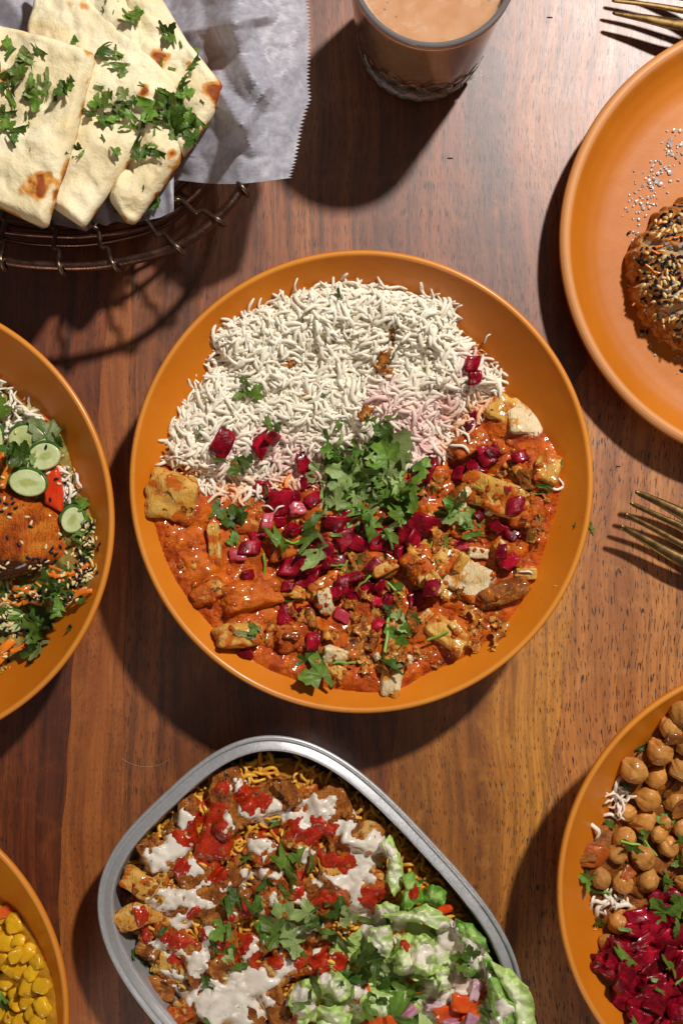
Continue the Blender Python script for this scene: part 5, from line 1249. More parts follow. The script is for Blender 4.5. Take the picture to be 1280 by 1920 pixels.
PEAS = [(1276, 1336, 31), (1254, 1363, 25), (1233, 1407, 28), (1272, 1436, 29), (1185, 1442, 28), (1225, 1457, 23), (1211, 1495, 27), (1171, 1521, 20), (1201, 1536, 26), (1168, 1569, 24), (1152, 1598, 22), (1199, 1602, 27), (1123, 1645, 22), (1163, 1652, 24), (1209, 1648, 25), (1157, 1725, 23), (1135, 1765, 18), (1200, 1777, 16), (1195, 1824, 16), (1274, 1547, 24), (1248, 1583, 24), (1285, 1395, 24), (1182, 1716, 20), (1262, 1500, 22), (1290, 1600, 26), (1232, 1560, 20), (1283, 1655, 22), (1245, 1540, 16)]
rr = random.Random(6)
for gx in range(1320, 1760, 52):
    for gy in range(1340, 1900, 50): PEAS.append((gx + rr.uniform(-10, 10) + (gy // 50 % 2) * 20, gy + rr.uniform(-10, 10), rr.uniform(22, 28)))
for i, (x, y, r_) in enumerate(PEAS):
    o = put("chickpea", CP[i % 7], x, y, r_ * 1.78, None, (1, R.uniform(.9, 1), .95), tilt=R.uniform(-.5, .5), follow=.2, lift=r_ * .000285 * .45, r=x < 1300)
    wh = "along the upper bowl wall" if y < 1480 else ("around middle of visible bowl" if y < 1625 else "near or under the crimson onion")
    if x > 1300: wh = "beyond the right picture edge"
    pend(o, x, y, "large tan chickpea" if r_ > 24 else "small tan chickpea", wh, "chickpea", "chickpeas in the lower right bowl")
for x, y, w, k, lab in [(1110, 1604, 48, 'stew', "cooked tomato piece at left end of the chickpeas"), (1095, 1608, 40, 'masala', "brown cooked onion piece at the leftmost edge of chickpeas"), (1262, 1480, 44, 'masala', "translucent cooked onion between the upper chickpeas"), (1278, 1515, 36, 'masala', "brown sauce-soaked onion at right picture edge"), (1240, 1625, 44, 'masala', "brown onion piece above the crimson heap"), (1188, 1670, 40, 'masala', "brown onion under three middle chickpeas"), (1175, 1640, 30, 'stew', "reddish tomato strip between two middle chickpeas"), (1130, 1720, 34, 'masala', "dark brown sauce lump beside the drooping rice grain"), (1265, 1385, 34, 'masala', "brown sauce lump between the topmost chickpeas"), (1230, 1525, 34, 'masala', "brown sauce lump under the small coriander leaf")]:
    tag(put("stewed_vegetable", dice(int(x), k), x, y, w, None, (1, .8, .8), follow=.4, r=True), lab, "vegetable")
g = []; rr = random.Random(12)
for x, y in rnd_in([(1145, 1480), (1165, 1470), (1180, 1490), (1160, 1540), (1130, 1560), (1128, 1530)], 22, 2) + rnd_in([(1115, 1680), (1160, 1672), (1170, 1700), (1125, 1712)], 14, 4):
    p, n = hit(x, y); g.append((p + Vector((0, 0, rr.uniform(.0, .003))), n, rr.uniform(.007, .010), .4))
o = rice("white_rice", g, M['rice'], lambda p: {"pink": .1, "orange": 0.0}, fat=1.6); tag(o, "small clump of white rice at left edge of the chickpeas", "rice", None, "stuff")
for x, y, w, yaw, lab in [(1153, 1472, 46, 80, "rice grain pointing up beside the leftmost large chickpea"), (1112, 1553, 46, -60, "curled rice grain lying alone on left bowl wall"), (1137, 1528, 36, 0, "rice grain pointing left beneath the rice clump"), (1120, 1705, 52, 70, "long rice grain drooping below the long coriander stem"), (1108, 1690, 34, 75, "short rice grain left of the long drooping one"), (1162, 1697, 54, 0, "long pinkish curved rice grain above the crimson onion"), (1114, 1741, 6, 0, "tiny white crumb of rice on left bowl wall")]:
    tag(put("rice_grain", GRM, x, y, w, yaw, (1, 1.3, 1.3), follow=.5, lift=.0012), lab, "rice grain", "stray rice grains")
B4P = [(1232, 1678, 40, 10, 'd'), (1191, 1716, 40, 15, 'd'), (1214, 1712, 44, 30, 'd'), (1246, 1722, 56, 15, 'p'), (1203, 1760, 96, 27, 's'), (1170, 1752, 38, 60, 'd'), (1218, 1738, 50, 0, 'd'), (1254, 1756, 60, -10, 'p'), (1141, 1776, 38, 50, 'p'), (1134, 1797, 58, 20, 'p'), (1155, 1800, 46, -20, 'd'), (1172, 1822, 40, 75, 'd'), (1118, 1806, 30, 70, 'd'), (1140, 1818, 40, -50, 'p'), (1160, 1846, 34, 60, 'p'), (1187, 1800, 40, 10, 'd'), (1166, 1872, 54, -35, 'p'), (1208, 1882, 70, 20, 'd'), (1199, 1843, 60, 70, 'd'), (1232, 1781, 56, 0, 'd'), (1252, 1786, 32, 70, 'd'), (1275, 1790, 38, 0, 'd'), (1250, 1842, 64, 10, 'd'), (1266, 1878, 64, 30, 'd'), (1232, 1866, 54, 60, 'd'), (1236, 1910, 40, 0, 'p'), (1262, 1915, 44, 20, 'd'), (1218, 1815, 44, 30, 'd'), (1180, 1740, 30, 0, 'd'), (1270, 1750, 44, 0, 'd'), (1278, 1820, 40, 50, 'd'), (1262, 1690, 44, 0, 'd'), (1195, 1905, 40, -30, 'd'), (1210, 1790, 40, 0, 'd'), (1240, 1760, 40, 40, 'd'), (1222, 1842, 36, 0, 'd'), (1160, 1770, 34, 0, 'd'), (1235, 1700, 34, 0, 'd'), (1275, 1900, 40, 0, 'd'), (1215, 1855, 40, 0, 'p'), (1300, 1760, 50, 0, 'd'), (1310, 1820, 60, 0, 'd'), (1300, 1880, 60, 0, 'd')]
for i, (x, y, w, yaw, v) in enumerate(B4P):
    me = dice(i, 'beet', PETAL if v in 'ps' else DICE); s = (1, .32, 1) if v == 's' else (1, 1, 1)
    o = put("pickled_onion", me, x, y, w * 1.05, yaw, s, tilt=R.gauss(0, .3), follow=.4, lift=.0016, r=True)
    pend(o, x, y, {'p': "curved crimson onion petal", 's': "long crimson onion strip", 'd': "crimson onion square"}[v], "in lower right heap's upper half" if y < 1790 else "in lower right heap's lower half", "pickled onion", "pickled onion in the lower right bowl")
def kreg(x, y): return "on the chickpeas" if y < 1680 else "on the crimson onion at lower right"
leaves([(1245, 1528, 52, 10, 0, 'l'), (1200, 1402, 30, 75, 10, 'd'), (1196, 1575, 40, 40, 11, 'l'), (1205, 1560, 24, 60, 2, 'l'), (1180, 1585, 44, 10, 10, 'd'), (1276, 1572, 40, 0, 10, 'l'), (1275, 1612, 34, 40, 4, 'l'), (1236, 1650, 50, 80, 8, 'l'), (1250, 1652, 34, 70, 9, 'd'), (1092, 1645, 40, 60, 2, 'l'), (1098, 1632, 26, 0, 9, 'd'), (1236, 1702, 64, 40, 0, 'l'), (1270, 1690, 60, 20, 1, 'l'), (1280, 1720, 60, 90, 2, 'd'), (1262, 1740, 40, 80, 8, 'l'), (1173, 1742, 34, 80, 9, 'p'), (1166, 1789, 52, -5, 10, 'l'), (1240, 1806, 56, -40, 5, 'l'), (1229, 1838, 36, 70, 9, 'p'), (1235, 1856, 26, 60, 9, 'l'), (1190, 1916, 40, -10, 10, 'l'), (1143, 1543, 24, -30, 4, 'l'), (1172, 1470, 30, -20, 10, 'd'), (1160, 1500, 20, 0, 9, 'd'), (1258, 1462, 22, 70, 9, 'l'), (1122, 1728, 22, 0, 4, 'd')], kreg, "coriander in the lower right bowl")
stems([(1118, 1668, 54, 15 - 30), (1213, 1585, 56, -45), (1180, 1580, 40, -10), (1275, 1835, 30, 40), (1128, 1672, 30, -30)], kreg, "coriander stems in the lower right bowl")

# ================================================================== lower left bowl: lentils
LF = dishfloor(B5)
len_out = [(-20, 1690), (30, 1712), (58, 1745), (80, 1790), (98, 1840), (106, 1900), (104, 1990), (60, 2080), (-100, 2200), (-350, 2250), (-560, 2150), (-680, 1950), (-620, 1750), (-450, 1620), (-250, 1600), (-120, 1640)]
o, _ = bed("lentil_sauce", len_out, LF, .012, .010, M['dalsauce'], .0015, 120, 3, 130); tag(o, "golden sauce under yellow lentils in the bottom left bowl", "sauce", None, "stuff")
LM = [meshof("yellow_lentil", rbox(9, 3.2, (1, .80, .5), .14, 1.1, 120 + i), M['dal']) for i in range(6)]
DL = [(6, 1710, 34), (28, 1731, 36), (14, 1762, 44), (36, 1762, 28), (51, 1786, 36), (70, 1802, 30), (10, 1796, 42), (31, 1790, 30), (38, 1815, 40), (15, 1836, 36), (56, 1845, 42), (79, 1848, 34), (29, 1864, 30), (37, 1880, 36), (56, 1876, 36), (82, 1886, 34), (4, 1896, 30), (24, 1906, 28), (62, 1900, 32), (43, 1918, 38), (76, 1914, 34), (0, 1860, 34), (20, 1815, 30), (60, 1822, 30), (-8, 1740, 30), (-10, 1820, 34), (45, 1935, 34), (80, 1940, 30)]
rr = random.Random(3)
for gx in range(-180, -10, 34):
    for gy in range(1700, 2050, 34): DL.append((gx + rr.uniform(-8, 8), gy + rr.uniform(-8, 8), rr.uniform(30, 40)))
for i, (x, y, w) in enumerate(DL):
    o = put("yellow_lentil", LM[i % 6], x, y, w, None, (1, 1, 1), tilt=R.gauss(0, .35), follow=.4, lift=.0008, r=x > -20)
    pend(o, x, y, "golden split lentil", "in upper part of lentils" if y < 1825 else "in lower part of lentils", "lentil", "yellow lentils in the bottom left bowl") if x > -15 else tag(o, "golden yellow split lentil past the picture's left edge", "lentil", "yellow lentils past the left edge")
tag(put("tomato_piece", dice(3, 'tomato'), 4, 1712, 44, 20, (1, .8, .8), r=True), "orange cooked tomato piece at top of the lentils", "tomato")
leaves([(4, 1865, 40, 0, 10, 'l'), (14, 1882, 44, -15, 10, 'd'), (2, 1822, 22, 40, 9, 'd')], lambda x, y: "on the lentils", "coriander on the lentils")
# ================================================================== foil tray
def trayin(x, y, off):
    """signed px distance inside the tray's food edge"""
tray_out_w = [tuple(p) for p in (resample(superel(400), 120) - 0)]
Q = np.array(tray_out_w) * [1 - .0128 / TA, 1 - .0128 / TB]; Q = Q @ rot.T + np.array([TC.x, TC.y])
kz = F / (D - .0205); tray_out = [(640 + x * kz, 960 - y * kz) for x, y in Q]
zfl = lambda X, Y: np.full(X.shape, .0180)
X_ = None
o, _ = bed("yellow_rice_bed", tray_out[::3], zfl, .004, .012, M['yricebed'], .0018, 100, 7, 150)
tbed = o
g = []; rr = random.Random(31)
for x, y in rnd_in(tray_out, 1900, 7):
    p, n = hit(x, y); g.append((p + Vector((0, 0, rr.uniform(.0, .0045))), n, rr.uniform(.008, .012), .35))
o = rice("yellow_rice", g, M['yrice'], lambda p: {"orange": .5 * max(0, rr.uniform(-.6, 1))}, 5, 1.55); tag(o, "yellow spiced rice lining the foil tray under the chicken", "rice", None, "stuff"); child(tbed, o)
reg(np.array([tuple(v.co) for v in tbed.data.vertices]) + np.array(tbed.parent.location), [list(p.vertices) for p in tbed.data.polygons], .002)
TCH = [(430, 1485, 90), (500, 1497, 96), (560, 1510, 80), (632, 1528, 104), (575, 1555, 90), (676, 1562, 80), (352, 1532, 80), (410, 1560, 90), (330, 1592, 84), (298, 1640, 86), (372, 1625, 90), (432, 1645, 80), (500, 1600, 84), (565, 1610, 84), (620, 1622, 80), (668, 1645, 96), (580, 1672, 80), (520, 1660, 80), (470, 1690, 84), (292, 1700, 84), (352, 1690, 84), (405, 1705, 84), (330, 1752, 84), (285, 1758, 64), (250, 1715, 66), (236, 1680, 50), (300, 1850, 60), (330, 1900, 60), (420, 1765, 84), (480, 1765, 80), (540, 1725, 84), (612, 1695, 80), (690, 1668, 84), (375, 1805, 84), (322, 1812, 64), (430, 1830, 90), (500, 1825, 84), (560, 1800, 84), (370, 1880, 110), (420, 1880, 84), (460, 1895, 84), (520, 1880, 90), (600, 1760, 74), (445, 1530, 80), (262, 1655, 66), (290, 1600, 60), (540, 1480, 60), (640, 1590, 60)]
for i, (x, y, w) in enumerate(TCH):
    if x > 640 and y > 1700: continue
    kind = ('chick_brown', 'chick_brown', 'chick_orange', 'chick_brown', 'chick_yellow')[i % 5]
    o = put("chicken_piece", chunkmesh(i % 8, kind), x, y, w * 1.06, None, (1, R.uniform(.6, .85), R.uniform(.32, .46)), tilt=R.gauss(0, .12), follow=.3, lift=.0015, r=True)
    wh = "in the tray's upper part" if y < 1600 else ("across the tray's middle" if y < 1740 else "in the tray's lower part")
    pend(o, x, y, "browned chicken chunk", wh, "chicken", "chicken chunks in the foil tray")
# crumbs of spice and shreds between
AV, AF, n0 = [], [], 0
for x, y in rnd_in([(250, 1640), (330, 1530), (430, 1460), (540, 1465), (680, 1540), (730, 1650), (640, 1730), (560, 1900), (330, 1900), (240, 1740)], 420, 19):
    p, n = hit(x, y); V, Fc = LB[rr.randrange(6)]; s = rr.uniform(.0015, .0045)
    Rm = np.array(Euler((rr.uniform(-.6, .6), rr.uniform(-.6, .6), rr.uniform(0, 6))).to_matrix()); V = (V * s) @ Rm.T + np.array(p) - [0, 0, s * .1]
    AV.append(V); AF += [[a + n0 for a in f] for f in Fc]; n0 += len(V)
lm = mk("spice_crumbs", np.concatenate(AV), AF, M['chick_brown']); tag(lm, "crisp spice crumbs and shreds over chicken in the foil tray", "chicken crumbs", None, "stuff")
# lettuce: wavy leaves
def lettuceleaf(out, z, mat, seed, lab, wave=.004, slope=(0, 0), nm="lettuce_piece"):
    O0 = resample(out, 90); c = O0.mean(0); n = 90; rings = 16; V = []; rim = []
    tt = np.arange(n) / n * 2 * math.pi; rad = 1 + .035 * np.sin(tt * 7 + seed) + .09 * fbm(np.c_[np.cos(tt) * 3, np.sin(tt) * 3], seed, 3)
    O0 = c + (O0 - c) * rad[:, None]
    for k_ in range(rings + 1):
        t_ = k_ / rings
        for i in range(n):
            x, y = c + (O0[i] - c) * t_
            q_ = np.array([[x / 26, y / 26, seed * 1.3]]); q2 = np.array([[x / 9, y / 9, seed * 2.1]])
            zz = z + .0035 + slope[0] * (x - c[0]) + slope[1] * (y - c[1]) + wave * (1.5 * abs(float(vnoise(q_, seed)[0])) + .5 * float(vnoise(q2, seed)[0]) + .8 * t_ ** 3 * math.sin(tt[i] * 3 + seed)) - wave * .9 * t_ ** 2
            V.append(tuple(W(x, y, zz))); rim.append(t_)
    Fc = [[k_ * n + i, k_ * n + (i + 1) % n, (k_ + 1) * n + (i + 1) % n, (k_ + 1) * n + i] for k_ in range(rings) for i in range(n)]
    V = np.array(V); V = np.r_[V, V - [0, 0, .0005]]; m_ = len(rim); Fc += [[a + m_ for a in f][::-1] for f in Fc]
    last = rings * n; Fc += [[last + i, last + (i + 1) % n, last + m_ + (i + 1) % n, last + m_ + i] for i in range(n)]
    o = mk(nm, V, Fc, M[mat], attrs={"rim": rim + rim}); reg(V, Fc); tag(o, lab, "lettuce", "lettuce in the foil tray"); return o
# ragged underlayer so nothing shows through to bare tray
LT = [([(600, 1790), (700, 1700), (800, 1690), (900, 1760), (960, 1860), (940, 1960), (700, 1960), (560, 1900)], .026, 'lettuce_pale', 1, "broad pale lettuce leaf lying lowest in the salad corner", .002, (0, 0)),
      ([(715, 1580), (728, 1562), (745, 1590), (757, 1625), (752, 1668), (738, 1682), (722, 1650), (728, 1610)], .037, 'lettuce_pale', 2, "pale upright lettuce sliver between chicken and yellow rice", .003, (.00005, 0)),
      ([(754, 1640), (775, 1634), (785, 1660), (792, 1690), (775, 1700), (757, 1712), (750, 1690), (758, 1665)], .038, 'lettuce_green', 3, "bright green crinkled lettuce rib near the tray's right rim", .003, (0, 0)),
      ([(788, 1668), (810, 1657), (835, 1668), (838, 1685), (822, 1703), (800, 1700), (785, 1690)], .034, 'lettuce_green', 4, "rounded deep green lettuce piece against the right rim", .004, (0, 0)),
      ([(770, 1705), (800, 1694), (838, 1720), (842, 1738), (820, 1744), (790, 1730), (740, 1728), (720, 1715)], .038, 'lettuce_pale', 5, "pale curved lettuce fold below the rounded green piece", .0045, (0, 0)),
      ([(700, 1700), (725, 1690), (750, 1700), (742, 1720), (712, 1722)], .036, 'lettuce_pale', 6, "small translucent lettuce piece next to the chicken", .003, (0, 0)),
      ([(855, 1725), (885, 1732), (910, 1760), (918, 1785), (890, 1780), (862, 1765), (848, 1742)], .036, 'lettuce_green', 7, "dark ribbed lettuce strip along the right rim", .0035, (0, 0)),
      ([(735, 1790), (765, 1745), (810, 1760), (822, 1800), (815, 1835), (780, 1840), (735, 1825)], .038, 'lettuce_pale', 8, "large crinkled pale lettuce heart in centre of the salad", .006, (0, 0)),
      ([(780, 1800), (815, 1790), (825, 1815), (805, 1832), (778, 1826)], .043, 'lettuce_pale', 9, "small curled pale lettuce frill on the lettuce heart", .004, (0, 0)),
      ([(598, 1815), (620, 1812), (655, 1838), (662, 1870), (640, 1880), (605, 1866), (595, 1840)], .039, 'lettuce_pale', 10, "pale frilly lettuce piece at left of the salad", .005, (0, 0)),
      ([(555, 1840), (580, 1835), (592, 1870), (580, 1915), (555, 1930), (540, 1880)], .037, 'lettuce_pale', 11, "white lettuce rib piece at bottom beside chicken", .004, (0, 0)),
      ([(590, 1890), (640, 1882), (660, 1905), (650, 1940), (600, 1945)], .036, 'lettuce_pale', 12, "yellow green lettuce piece at bottom edge of the picture", .005, (0, 0)),
      ([(870, 1770), (895, 1780), (900, 1820), (880, 1835), (860, 1820)], .039, 'lettuce_green', 13, "green lettuce curl beneath white sauce at right", .004, (0, 0)),
      ([(905, 1800), (925, 1810), (965, 1880), (985, 1950), (950, 1960), (915, 1880)], .040, 'lettuce_green', 14, "long dark green lettuce leaf inside the right corner", .004, (0, 0)),
      ([(918, 1798), (955, 1818), (990, 1850), (1003, 1885), (1003, 1950), (975, 1950), (960, 1890), (935, 1840)], .0425, 'lettuce_pale', 15, "long yellow green lettuce leaf hanging over the right rim", .004, (0, 0)),
      ([(815, 1815), (840, 1810), (845, 1850), (820, 1862)], .041, 'lettuce_pale', 16, "pale lettuce piece under the sauce beside a tomato cube", .003, (0, 0)),
      ([(690, 1850), (760, 1858), (790, 1890), (760, 1930), (690, 1925), (675, 1880)], .034, 'lettuce_pale', 17, "pale lettuce piece beneath coriander at the bottom", .004, (0, 0)),
      ([(690, 1740), (730, 1735), (745, 1790), (720, 1815), (690, 1800)], .036, 'lettuce_pale', 18, "pale lettuce piece under sauce beside green leaves", .003, (0, 0))]
for a in LT: lettuceleaf(a[0], a[1] - .001, a[2], a[3], a[4], a[5], a[6])
# tomato and onion
for i, (x, y, w, yaw, k, lab) in enumerate([(830, 1702, 34, 20, 'tomato', "tomato cube against the right rim under green lettuce"), (845, 1893, 66, 10, 'tomato', "largest tomato chunk at the bottom of the salad"), (868, 1878, 50, -20, 'tomato', "tomato chunk right of the largest one"), (905, 1848, 42, 30, 'tomato', "tomato cube beside white sauce at right"),
        (678, 1862, 38, 20, 'tomato', "tomato cube at left of the salad"), (740, 1908, 40, 0, 'tomato', "tomato cube at bottom edge beside dark coriander"), (772, 1850, 40, 60, 'tomato', "tomato strip under lettuce heart"), (890, 1868, 32, 0, 'tomato', "small tomato cube beneath the lettuce strip"), (700, 1915, 40, 20, 'tomato', "red tomato piece cut by the bottom picture edge"), (880, 1905, 34, 20, 'tomato', "small tomato piece at bottom among onion"),
        (812, 1884, 32, -10, 'purple', "white onion dice on the largest tomato chunk"), (880, 1915, 34, 60, 'purple', "purple onion dice at the bottom right of tomatoes"), (655, 1840, 30, -30, 'purple', "purple onion sliver beneath the pickle slice"), (765, 1895, 34, 40, 'purple', "purple onion dice between coriander and tomato"), (845, 1918, 30, 0, 'purple', "purple onion dice cut by the bottom edge"), (890, 1855, 40, 75, 'purple', "white onion strip under the sauce at right")]):
    tag(put("vegetable_dice", dice(i, k), x, y, w, yaw, (1, .8, 1.1), tilt=R.gauss(0, .2), follow=.3, lift=.002, r=True), lab, "tomato" if k == 'tomato' else "onion")
# sauces
wb = [(470, 1518, 24), (505, 1523, 22), (560, 1525, 18), (600, 1532, 26), (640, 1545, 18), (568, 1556, 14), (345, 1530, 20), (432, 1540, 15), (455, 1480, 14), (320, 1592, 24), (295, 1618, 14), (345, 1585, 16), (358, 1622, 14), (500, 1590, 20), (480, 1585, 12), (700, 1594, 30), (675, 1600, 22), (690, 1640, 22), (668, 1655, 22), (645, 1648, 18), (640, 1620, 14), (318, 1690, 26), (360, 1694, 18), (382, 1705, 16), (385, 1670, 12), (430, 1665, 10), (250, 1702, 10), (340, 1728, 22), (385, 1740, 18), (300, 1772, 14), (270, 1762, 12), (320, 1790, 12), (370, 1808, 22), (345, 1825, 10), (470, 1850, 34), (440, 1870, 28), (400, 1885, 40), (360, 1870, 22), (490, 1880, 24), (520, 1820, 18), (550, 1825, 18), (560, 1880, 22), (440, 1905, 26), (600, 1740, 18), (660, 1720, 20), (690, 1720, 22), (640, 1690, 10), (600, 1790, 10), (620, 1795, 8), (560, 1600, 14), (530, 1745, 12), (490, 1640, 12), (470, 1640, 10), (265, 1600, 10), (590, 1650, 12), (640, 1800, 12)]
rq = random.Random(41); wb += [(rq.uniform(270, 720), rq.uniform(1480, 1900), rq.uniform(3, 8)) for _ in range(110)]
tclip = lambda f: (lambda x, y: np.minimum(f(x, y), (sdf(np.c_[x, y], tray_out) - 3) / 8))
a = drape("white_sauce", 225, 765, 1455, 1925, 2.6, tclip(blobmask([(x, y, r * 1.3) for x, y, r in wb], .55, 19, 3, 17)), .0021, M['wsauce'], 5); tag(a[0], "thin white sauce drizzled over chicken in the foil tray", "sauce", None, "stuff"); reg(a[1], a[2])
tclip2 = lambda f: f
wb2 = [(840, 1755, 34), (815, 1790, 26), (870, 1785, 28), (900, 1800, 22), (850, 1830, 26), (870, 1850, 22), (940, 1890, 26), (925, 1915, 22), (780, 1800, 18), (750, 1735, 20), (720, 1745, 20), (760, 1820, 18), (740, 1760, 12), (830, 1870, 16), (610, 1840, 18), (570, 1860, 14), (640, 1860, 14), (700, 1780, 12), (860, 1800, 20), (910, 1830, 12), (735, 1835, 16)]
a = drape("white_sauce", 550, 990, 1700, 1940, 2.8, tclip2(blobmask([(x, y, r * .86) for x, y, r in wb2], .45, 24, 6, 12)), .0016, M['wsauce'], 3); tag(a[0], "thick white dressing pooled on lettuce in the foil tray", "dressing", None, "stuff"); reg(a[1], a[2])
rb = [(395, 1522, 24), (410, 1540, 18), (470, 1495, 24), (490, 1500, 18), (420, 1478, 14), (520, 1548, 14), (550, 1555, 20), (590, 1562, 22), (615, 1560, 14), (375, 1560, 26), (350, 1570, 20), (400, 1580, 24), (420, 1600, 18), (385, 1610, 22), (440, 1580, 18), (410, 1638, 16), (345, 1630, 18), (238, 1708, 22), (262, 1725, 20), (232, 1730, 14), (270, 1742, 18), (240, 1660, 12), (615, 1612, 18), (650, 1620, 16), (600, 1600, 10), (560, 1640, 14), (640, 1695, 18), (690, 1690, 18), (715, 1682, 12), (600, 1690, 18), (565, 1680, 14), (335, 1765, 20), (310, 1755, 14), (370, 1755, 18), (365, 1715, 12), (330, 1800, 12), (480, 1800, 16), (520, 1808, 16), (560, 1808, 14), (600, 1802, 20), (640, 1800, 18), (470, 1700, 18), (500, 1705, 12), (430, 1725, 12), (450, 1780, 16), (420, 1780, 14), (455, 1755, 14), (775, 1672, 9), (757, 1770, 9), (750, 1776, 8), (550, 1910, 10), (850, 1842, 8), (540, 1590, 10), (500, 1560, 12)]
a = drape("red_sauce", 215, 790, 1455, 1925, 2.6, tclip(blobmask([(x, y, r * 1.25) for x, y, r in rb], .60, 17, 9, 10)), .0009, M['rsauce'], 1); tag(a[0], "bright red chilli sauce streaked over chicken in the foil tray", "sauce", None, "stuff"); reg(a[1], a[2])
def treg(x, y):
    if x > 640: return "on tray's salad side"
    if y < 1680: return "in tray's upper half"
    return "in tray's lower half"
leaves([(518, 1537, 44, 50, 10, 'l'), (535, 1612, 70, -15, 10, 'l'), (560, 1600, 40, -30, 5, 'l'), (548, 1650, 56, 60, 5, 'l'), (535, 1670, 40, 40, 9, 'l'), (500, 1652, 38, 20, 4, 'd'), (575, 1615, 40, 0, 11, 'l'), (465, 1603, 34, 80, 10, 'l'), (430, 1680, 54, 0, 5, 'd'), (428, 1700, 50, 10, 9, 'd'), (470, 1685, 50, 60, 11, 'd'), (478, 1700, 30, 0, 8, 'l'), (535, 1720, 100, 20, 0, 'p'), (510, 1735, 70, 60, 2, 'l'), (555, 1750, 76, -70, 0, 'p'), (490, 1745, 50, 150, 10, 'l'), (570, 1710, 60, 100, 1, 'p'), (545, 1775, 50, 80, 5, 'p'), (570, 1790, 34, 20, 9, 'l'), (308, 1742, 50, -35, 9, 'd'), (410, 1740, 54, 30, 5, 'l'), (430, 1750, 40, 0, 9, 'l'), (422, 1785, 50, 60, 0, 'l'), (400, 1770, 34, 20, 9, 'd'), (446, 1812, 50, 40, 10, 'l'), (430, 1790, 34, 0, 5, 'p'), (636, 1700, 50, 0, 2, 'd'), (652, 1716, 46, 30, 0, 'p'), (600, 1722, 40, 40, 4, 'd'), (585, 1735, 34, 90, 2, 'd'), (615, 1740, 40, 0, 8, 'l'), (692, 1725, 44, 75, 9, 'l'), (590, 1700, 30, 80, 10, 'd'), (630, 1755, 60, 10, 10, 'p'), (655, 1770, 34, 40, 9, 'd'), (690, 1785, 60, 10, 2, 'd'), (665, 1790, 44, 60, 8, 'l'), (700, 1800, 50, 90, 4, 'd'), (720, 1812, 50, 30, 9, 'p'), (690, 1825, 60, 70, 2, 'l'), (650, 1820, 40, 0, 11, 'l'), (730, 1845, 90, 20, 1, 'd'), (760, 1850, 70, 70, 2, 'l'), (745, 1880, 90, -20, 3, 'l'), (700, 1880, 60, 40, 4, 'l'), (720, 1860, 60, 0, 0, 'l'), (765, 1870, 54, 60, 10, 'l'), (690, 1900, 50, 20, 9, 'l'), (660, 1860, 30, 0, 9, 'l'), (780, 1905, 40, 0, 9, 'd'), (728, 1725, 32, 5, 9, 'd'), (735, 1772, 34, 70, 8, 'l'), (738, 1800, 24, 70, 9, 'd'), (250, 1790, 30, 20, 4, 'd'), (270, 1808, 22, 60, 9, 'd'), (388, 1835, 26, 60, 2, 'd'), (398, 1850, 26, 80, 9, 'd'), (565, 1880, 40, 60, 10, 'l'), (580, 1865, 30, 0, 9, 'd'), (570, 1832, 20, 80, 9, 'l'), (880, 1785, 40, 20, 4, 'd'), (862, 1808, 54, 60, 2, 'l'), (795, 1668, 40, 70, 8, 'd'), (785, 1865, 34, 60, 9, 'l'), (900, 1870, 34, 50, 9, 'l'), (815, 1750, 30, 40, 9, 'l'), (390, 1915, 34, 20, 9, 'l'), (910, 1900, 40, 40, 9, 'l'), (615, 1690, 24, 0, 8, 'd'), (640, 1840, 30, 10, 9, 'd')], treg, "chopped coriander in the foil tray")
tag(put("pickle_slice", dice(1, 'cukeskin'), 655, 1829, 48, -20, (1, .5, .5), follow=.3, lift=.002), "dark green pickle slice at left of the salad", "pickle")
tag(put("sesame_seed", SEED['seedb'], 476, 1563, 12, 60, follow=.8, lift=.0003), "single black sesame seed on white sauce in the tray", "sesame seed")

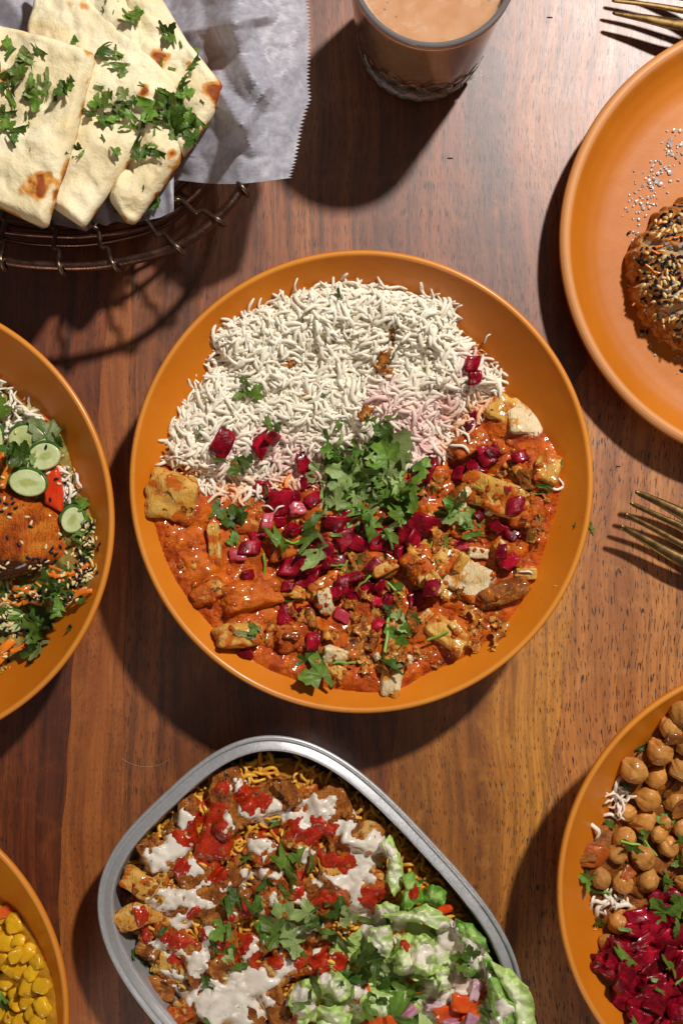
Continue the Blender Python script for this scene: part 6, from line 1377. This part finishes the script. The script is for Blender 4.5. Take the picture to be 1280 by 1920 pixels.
# ================================================================== coriander on the flatbread
def nreg(x, y):
    if x < 150: return "on front left flatbread"
    if x > 280 and y < 260: return "on rightmost flatbread"
    return "on middle flatbread"
leaves([(10, 80, 40, 0, 5, 'l'), (45, 105, 50, 30, 5, 'p'), (55, 115, 46, 60, 9, 'p'), (75, 98, 40, 0, 10, 'd'), (20, 100, 40, 60, 8, 'd'), (40, 130, 50, 0, 2, 'l'), (15, 145, 40, 100, 5, 'l'), (70, 160, 70, 20, 0, 'p'), (65, 190, 60, 80, 5, 'l'), (90, 145, 40, 0, 9, 'p'), (120, 165, 50, 40, 4, 'd'), (135, 155, 36, 70, 2, 'l'), (105, 185, 36, 0, 9, 'd'), (35, 165, 44, 60, 8, 'd'), (5, 165, 34, 0, 2, 'd'), (25, 190, 50, 20, 9, 'l'), (15, 215, 44, 50, 10, 'd'), (10, 235, 44, 20, 2, 'l'), (35, 245, 50, 40, 10, 'd'), (25, 260, 36, 60, 11, 'd'), (5, 205, 36, 0, 5, 'd'), (50, 220, 24, 0, 9, 'd'), (56, 236, 16, 0, 9, 'l'), (90, 178, 24, 0, 9, 'l'), (55, 150, 40, 0, 11, 'l'), (0, 130, 30, 0, 9, 'd'),
        (165, 210, 44, 60, 0, 'd'), (180, 190, 40, 0, 5, 'l'), (190, 165, 30, 80, 9, 'd'), (205, 180, 44, 20, 2, 'l'), (200, 200, 44, 0, 8, 'l'), (220, 215, 50, 40, 4, 'l'), (195, 225, 50, 0, 5, 'd'), (235, 195, 44, 90, 9, 'd'), (230, 175, 36, 40, 2, 'p'), (245, 215, 50, 0, 10, 'l'), (275, 205, 70, 60, 5, 'l'), (285, 225, 60, 80, 9, 'd'), (300, 185, 54, 30, 2, 'd'), (315, 175, 40, 60, 9, 'l'), (270, 235, 40, 0, 9, 'd'), (300, 215, 44, 20, 8, 'd'), (250, 190, 30, 0, 2, 'd'), (255, 240, 30, 60, 9, 'l'), (235, 242, 30, 0, 8, 'l'), (195, 262, 22, 30, 9, 'd'), (145, 280, 36, 70, 4, 'd'), (152, 290, 24, 90, 10, 'l'), (58, 281, 9, 0, 9, 'l'), (125, 287, 10, 0, 4, 'l'), (217, 285, 34, 60, 11, 'l'), (255, 275, 60, -60, 10, 'd'), (275, 285, 40, 20, 2, 'd'), (285, 275, 30, 0, 8, 'l'), (300, 288, 50, 20, 10, 'd'), (270, 353, 14, 0, 9, 'd'), (140, 76, 24, 20, 5, 'd'), (205, 100, 50, -10, 11, 'd'), (202, 120, 20, 90, 9, 'l'), (222, 130, 44, 80, 5, 'l'), (228, 105, 30, 60, 9, 'l'), (243, 121, 10, 80, 9, 'l'), (222, 108, 24, 0, 4, 'l'), (268, 160, 20, 60, 9, 'l'), (218, 92, 18, 0, 9, 'l'),
        (252, 35, 50, 20, 2, 'l'), (240, 30, 34, 60, 9, 'l'), (262, 20, 30, 0, 10, 'l'), (195, 20, 16, 20, 9, 'd'), (213, 24, 10, 0, 9, 'l'), (200, 3, 16, 0, 9, 'l'), (310, 60, 50, 60, 4, 'd'), (318, 72, 40, 0, 5, 'l'), (305, 50, 30, 30, 9, 'd'), (340, 87, 24, 20, 9, 'l'), (365, 120, 40, 80, 10, 'd'), (358, 138, 24, 0, 9, 'l'), (368, 95, 24, 20, 11, 'l'), (325, 130, 22, 80, 9, 'l'), (303, 120, 20, 0, 9, 'l'), (345, 170, 50, 20, 0, 'l'), (350, 160, 40, 60, 8, 'd'), (335, 185, 30, 0, 9, 'd'), (380, 192, 16, 50, 9, 'd'), (330, 225, 70, 70, 6, 'd'), (322, 240, 60, 60, 5, 'l'), (355, 215, 44, 0, 2, 'l'), (360, 230, 60, 10, 4, 'l'), (375, 230, 40, 0, 10, 'l'), (355, 255, 50, 50, 3, 'd'), (365, 262, 36, 0, 9, 'd'), (345, 240, 50, 20, 8, 'd'), (345, 200, 30, 20, 9, 'l'), (315, 215, 36, 0, 9, 'd'), (290, 250, 20, 0, 9, 'l'),
        (290, 388, 40, 20, 2, 'd'), (300, 378, 24, 0, 9, 'l'), (218, 398, 14, 70, 9, 'l'), (5, 398, 20, 20, 10, 'l'), (278, 404, 12, 0, 9, 'l')], nreg, "chopped coriander on the flatbread", .86)
# bits on the table
for x, y, w, yaw, lab in [(843, 297, 13, 0, "narrow dark nick in the board below the glass"), (928, 301, 9, 0, "tiny dark pit right of the narrow nick"), (1030, 33, 13, 0, "narrow dark nick near the top right fork tips"), (944, 456, 8, 0, "small dark pit above the middle bowl's right side"), (1158, 875, 12, 10, "tiny glossy crumb beside the flat plate's shadow")]:
    tag(put("wood_nick", dice(2, 'tabledark'), x, y, w, yaw, (1, .3, .12), follow=1, lift=-.0001), lab, "wood nick")
p = catmull([W(x, y, .0003) for x, y in [(228, 1422), (250, 1434), (275, 1438), (300, 1434), (318, 1424)]], 6); V, Fc = tube_vf(p, .00005, False, 5); tag(mk("stray_hair", V, Fc, M['naan']), "fine pale fibre lying on the wood above the foil tray", "fibre")
finish_labels()
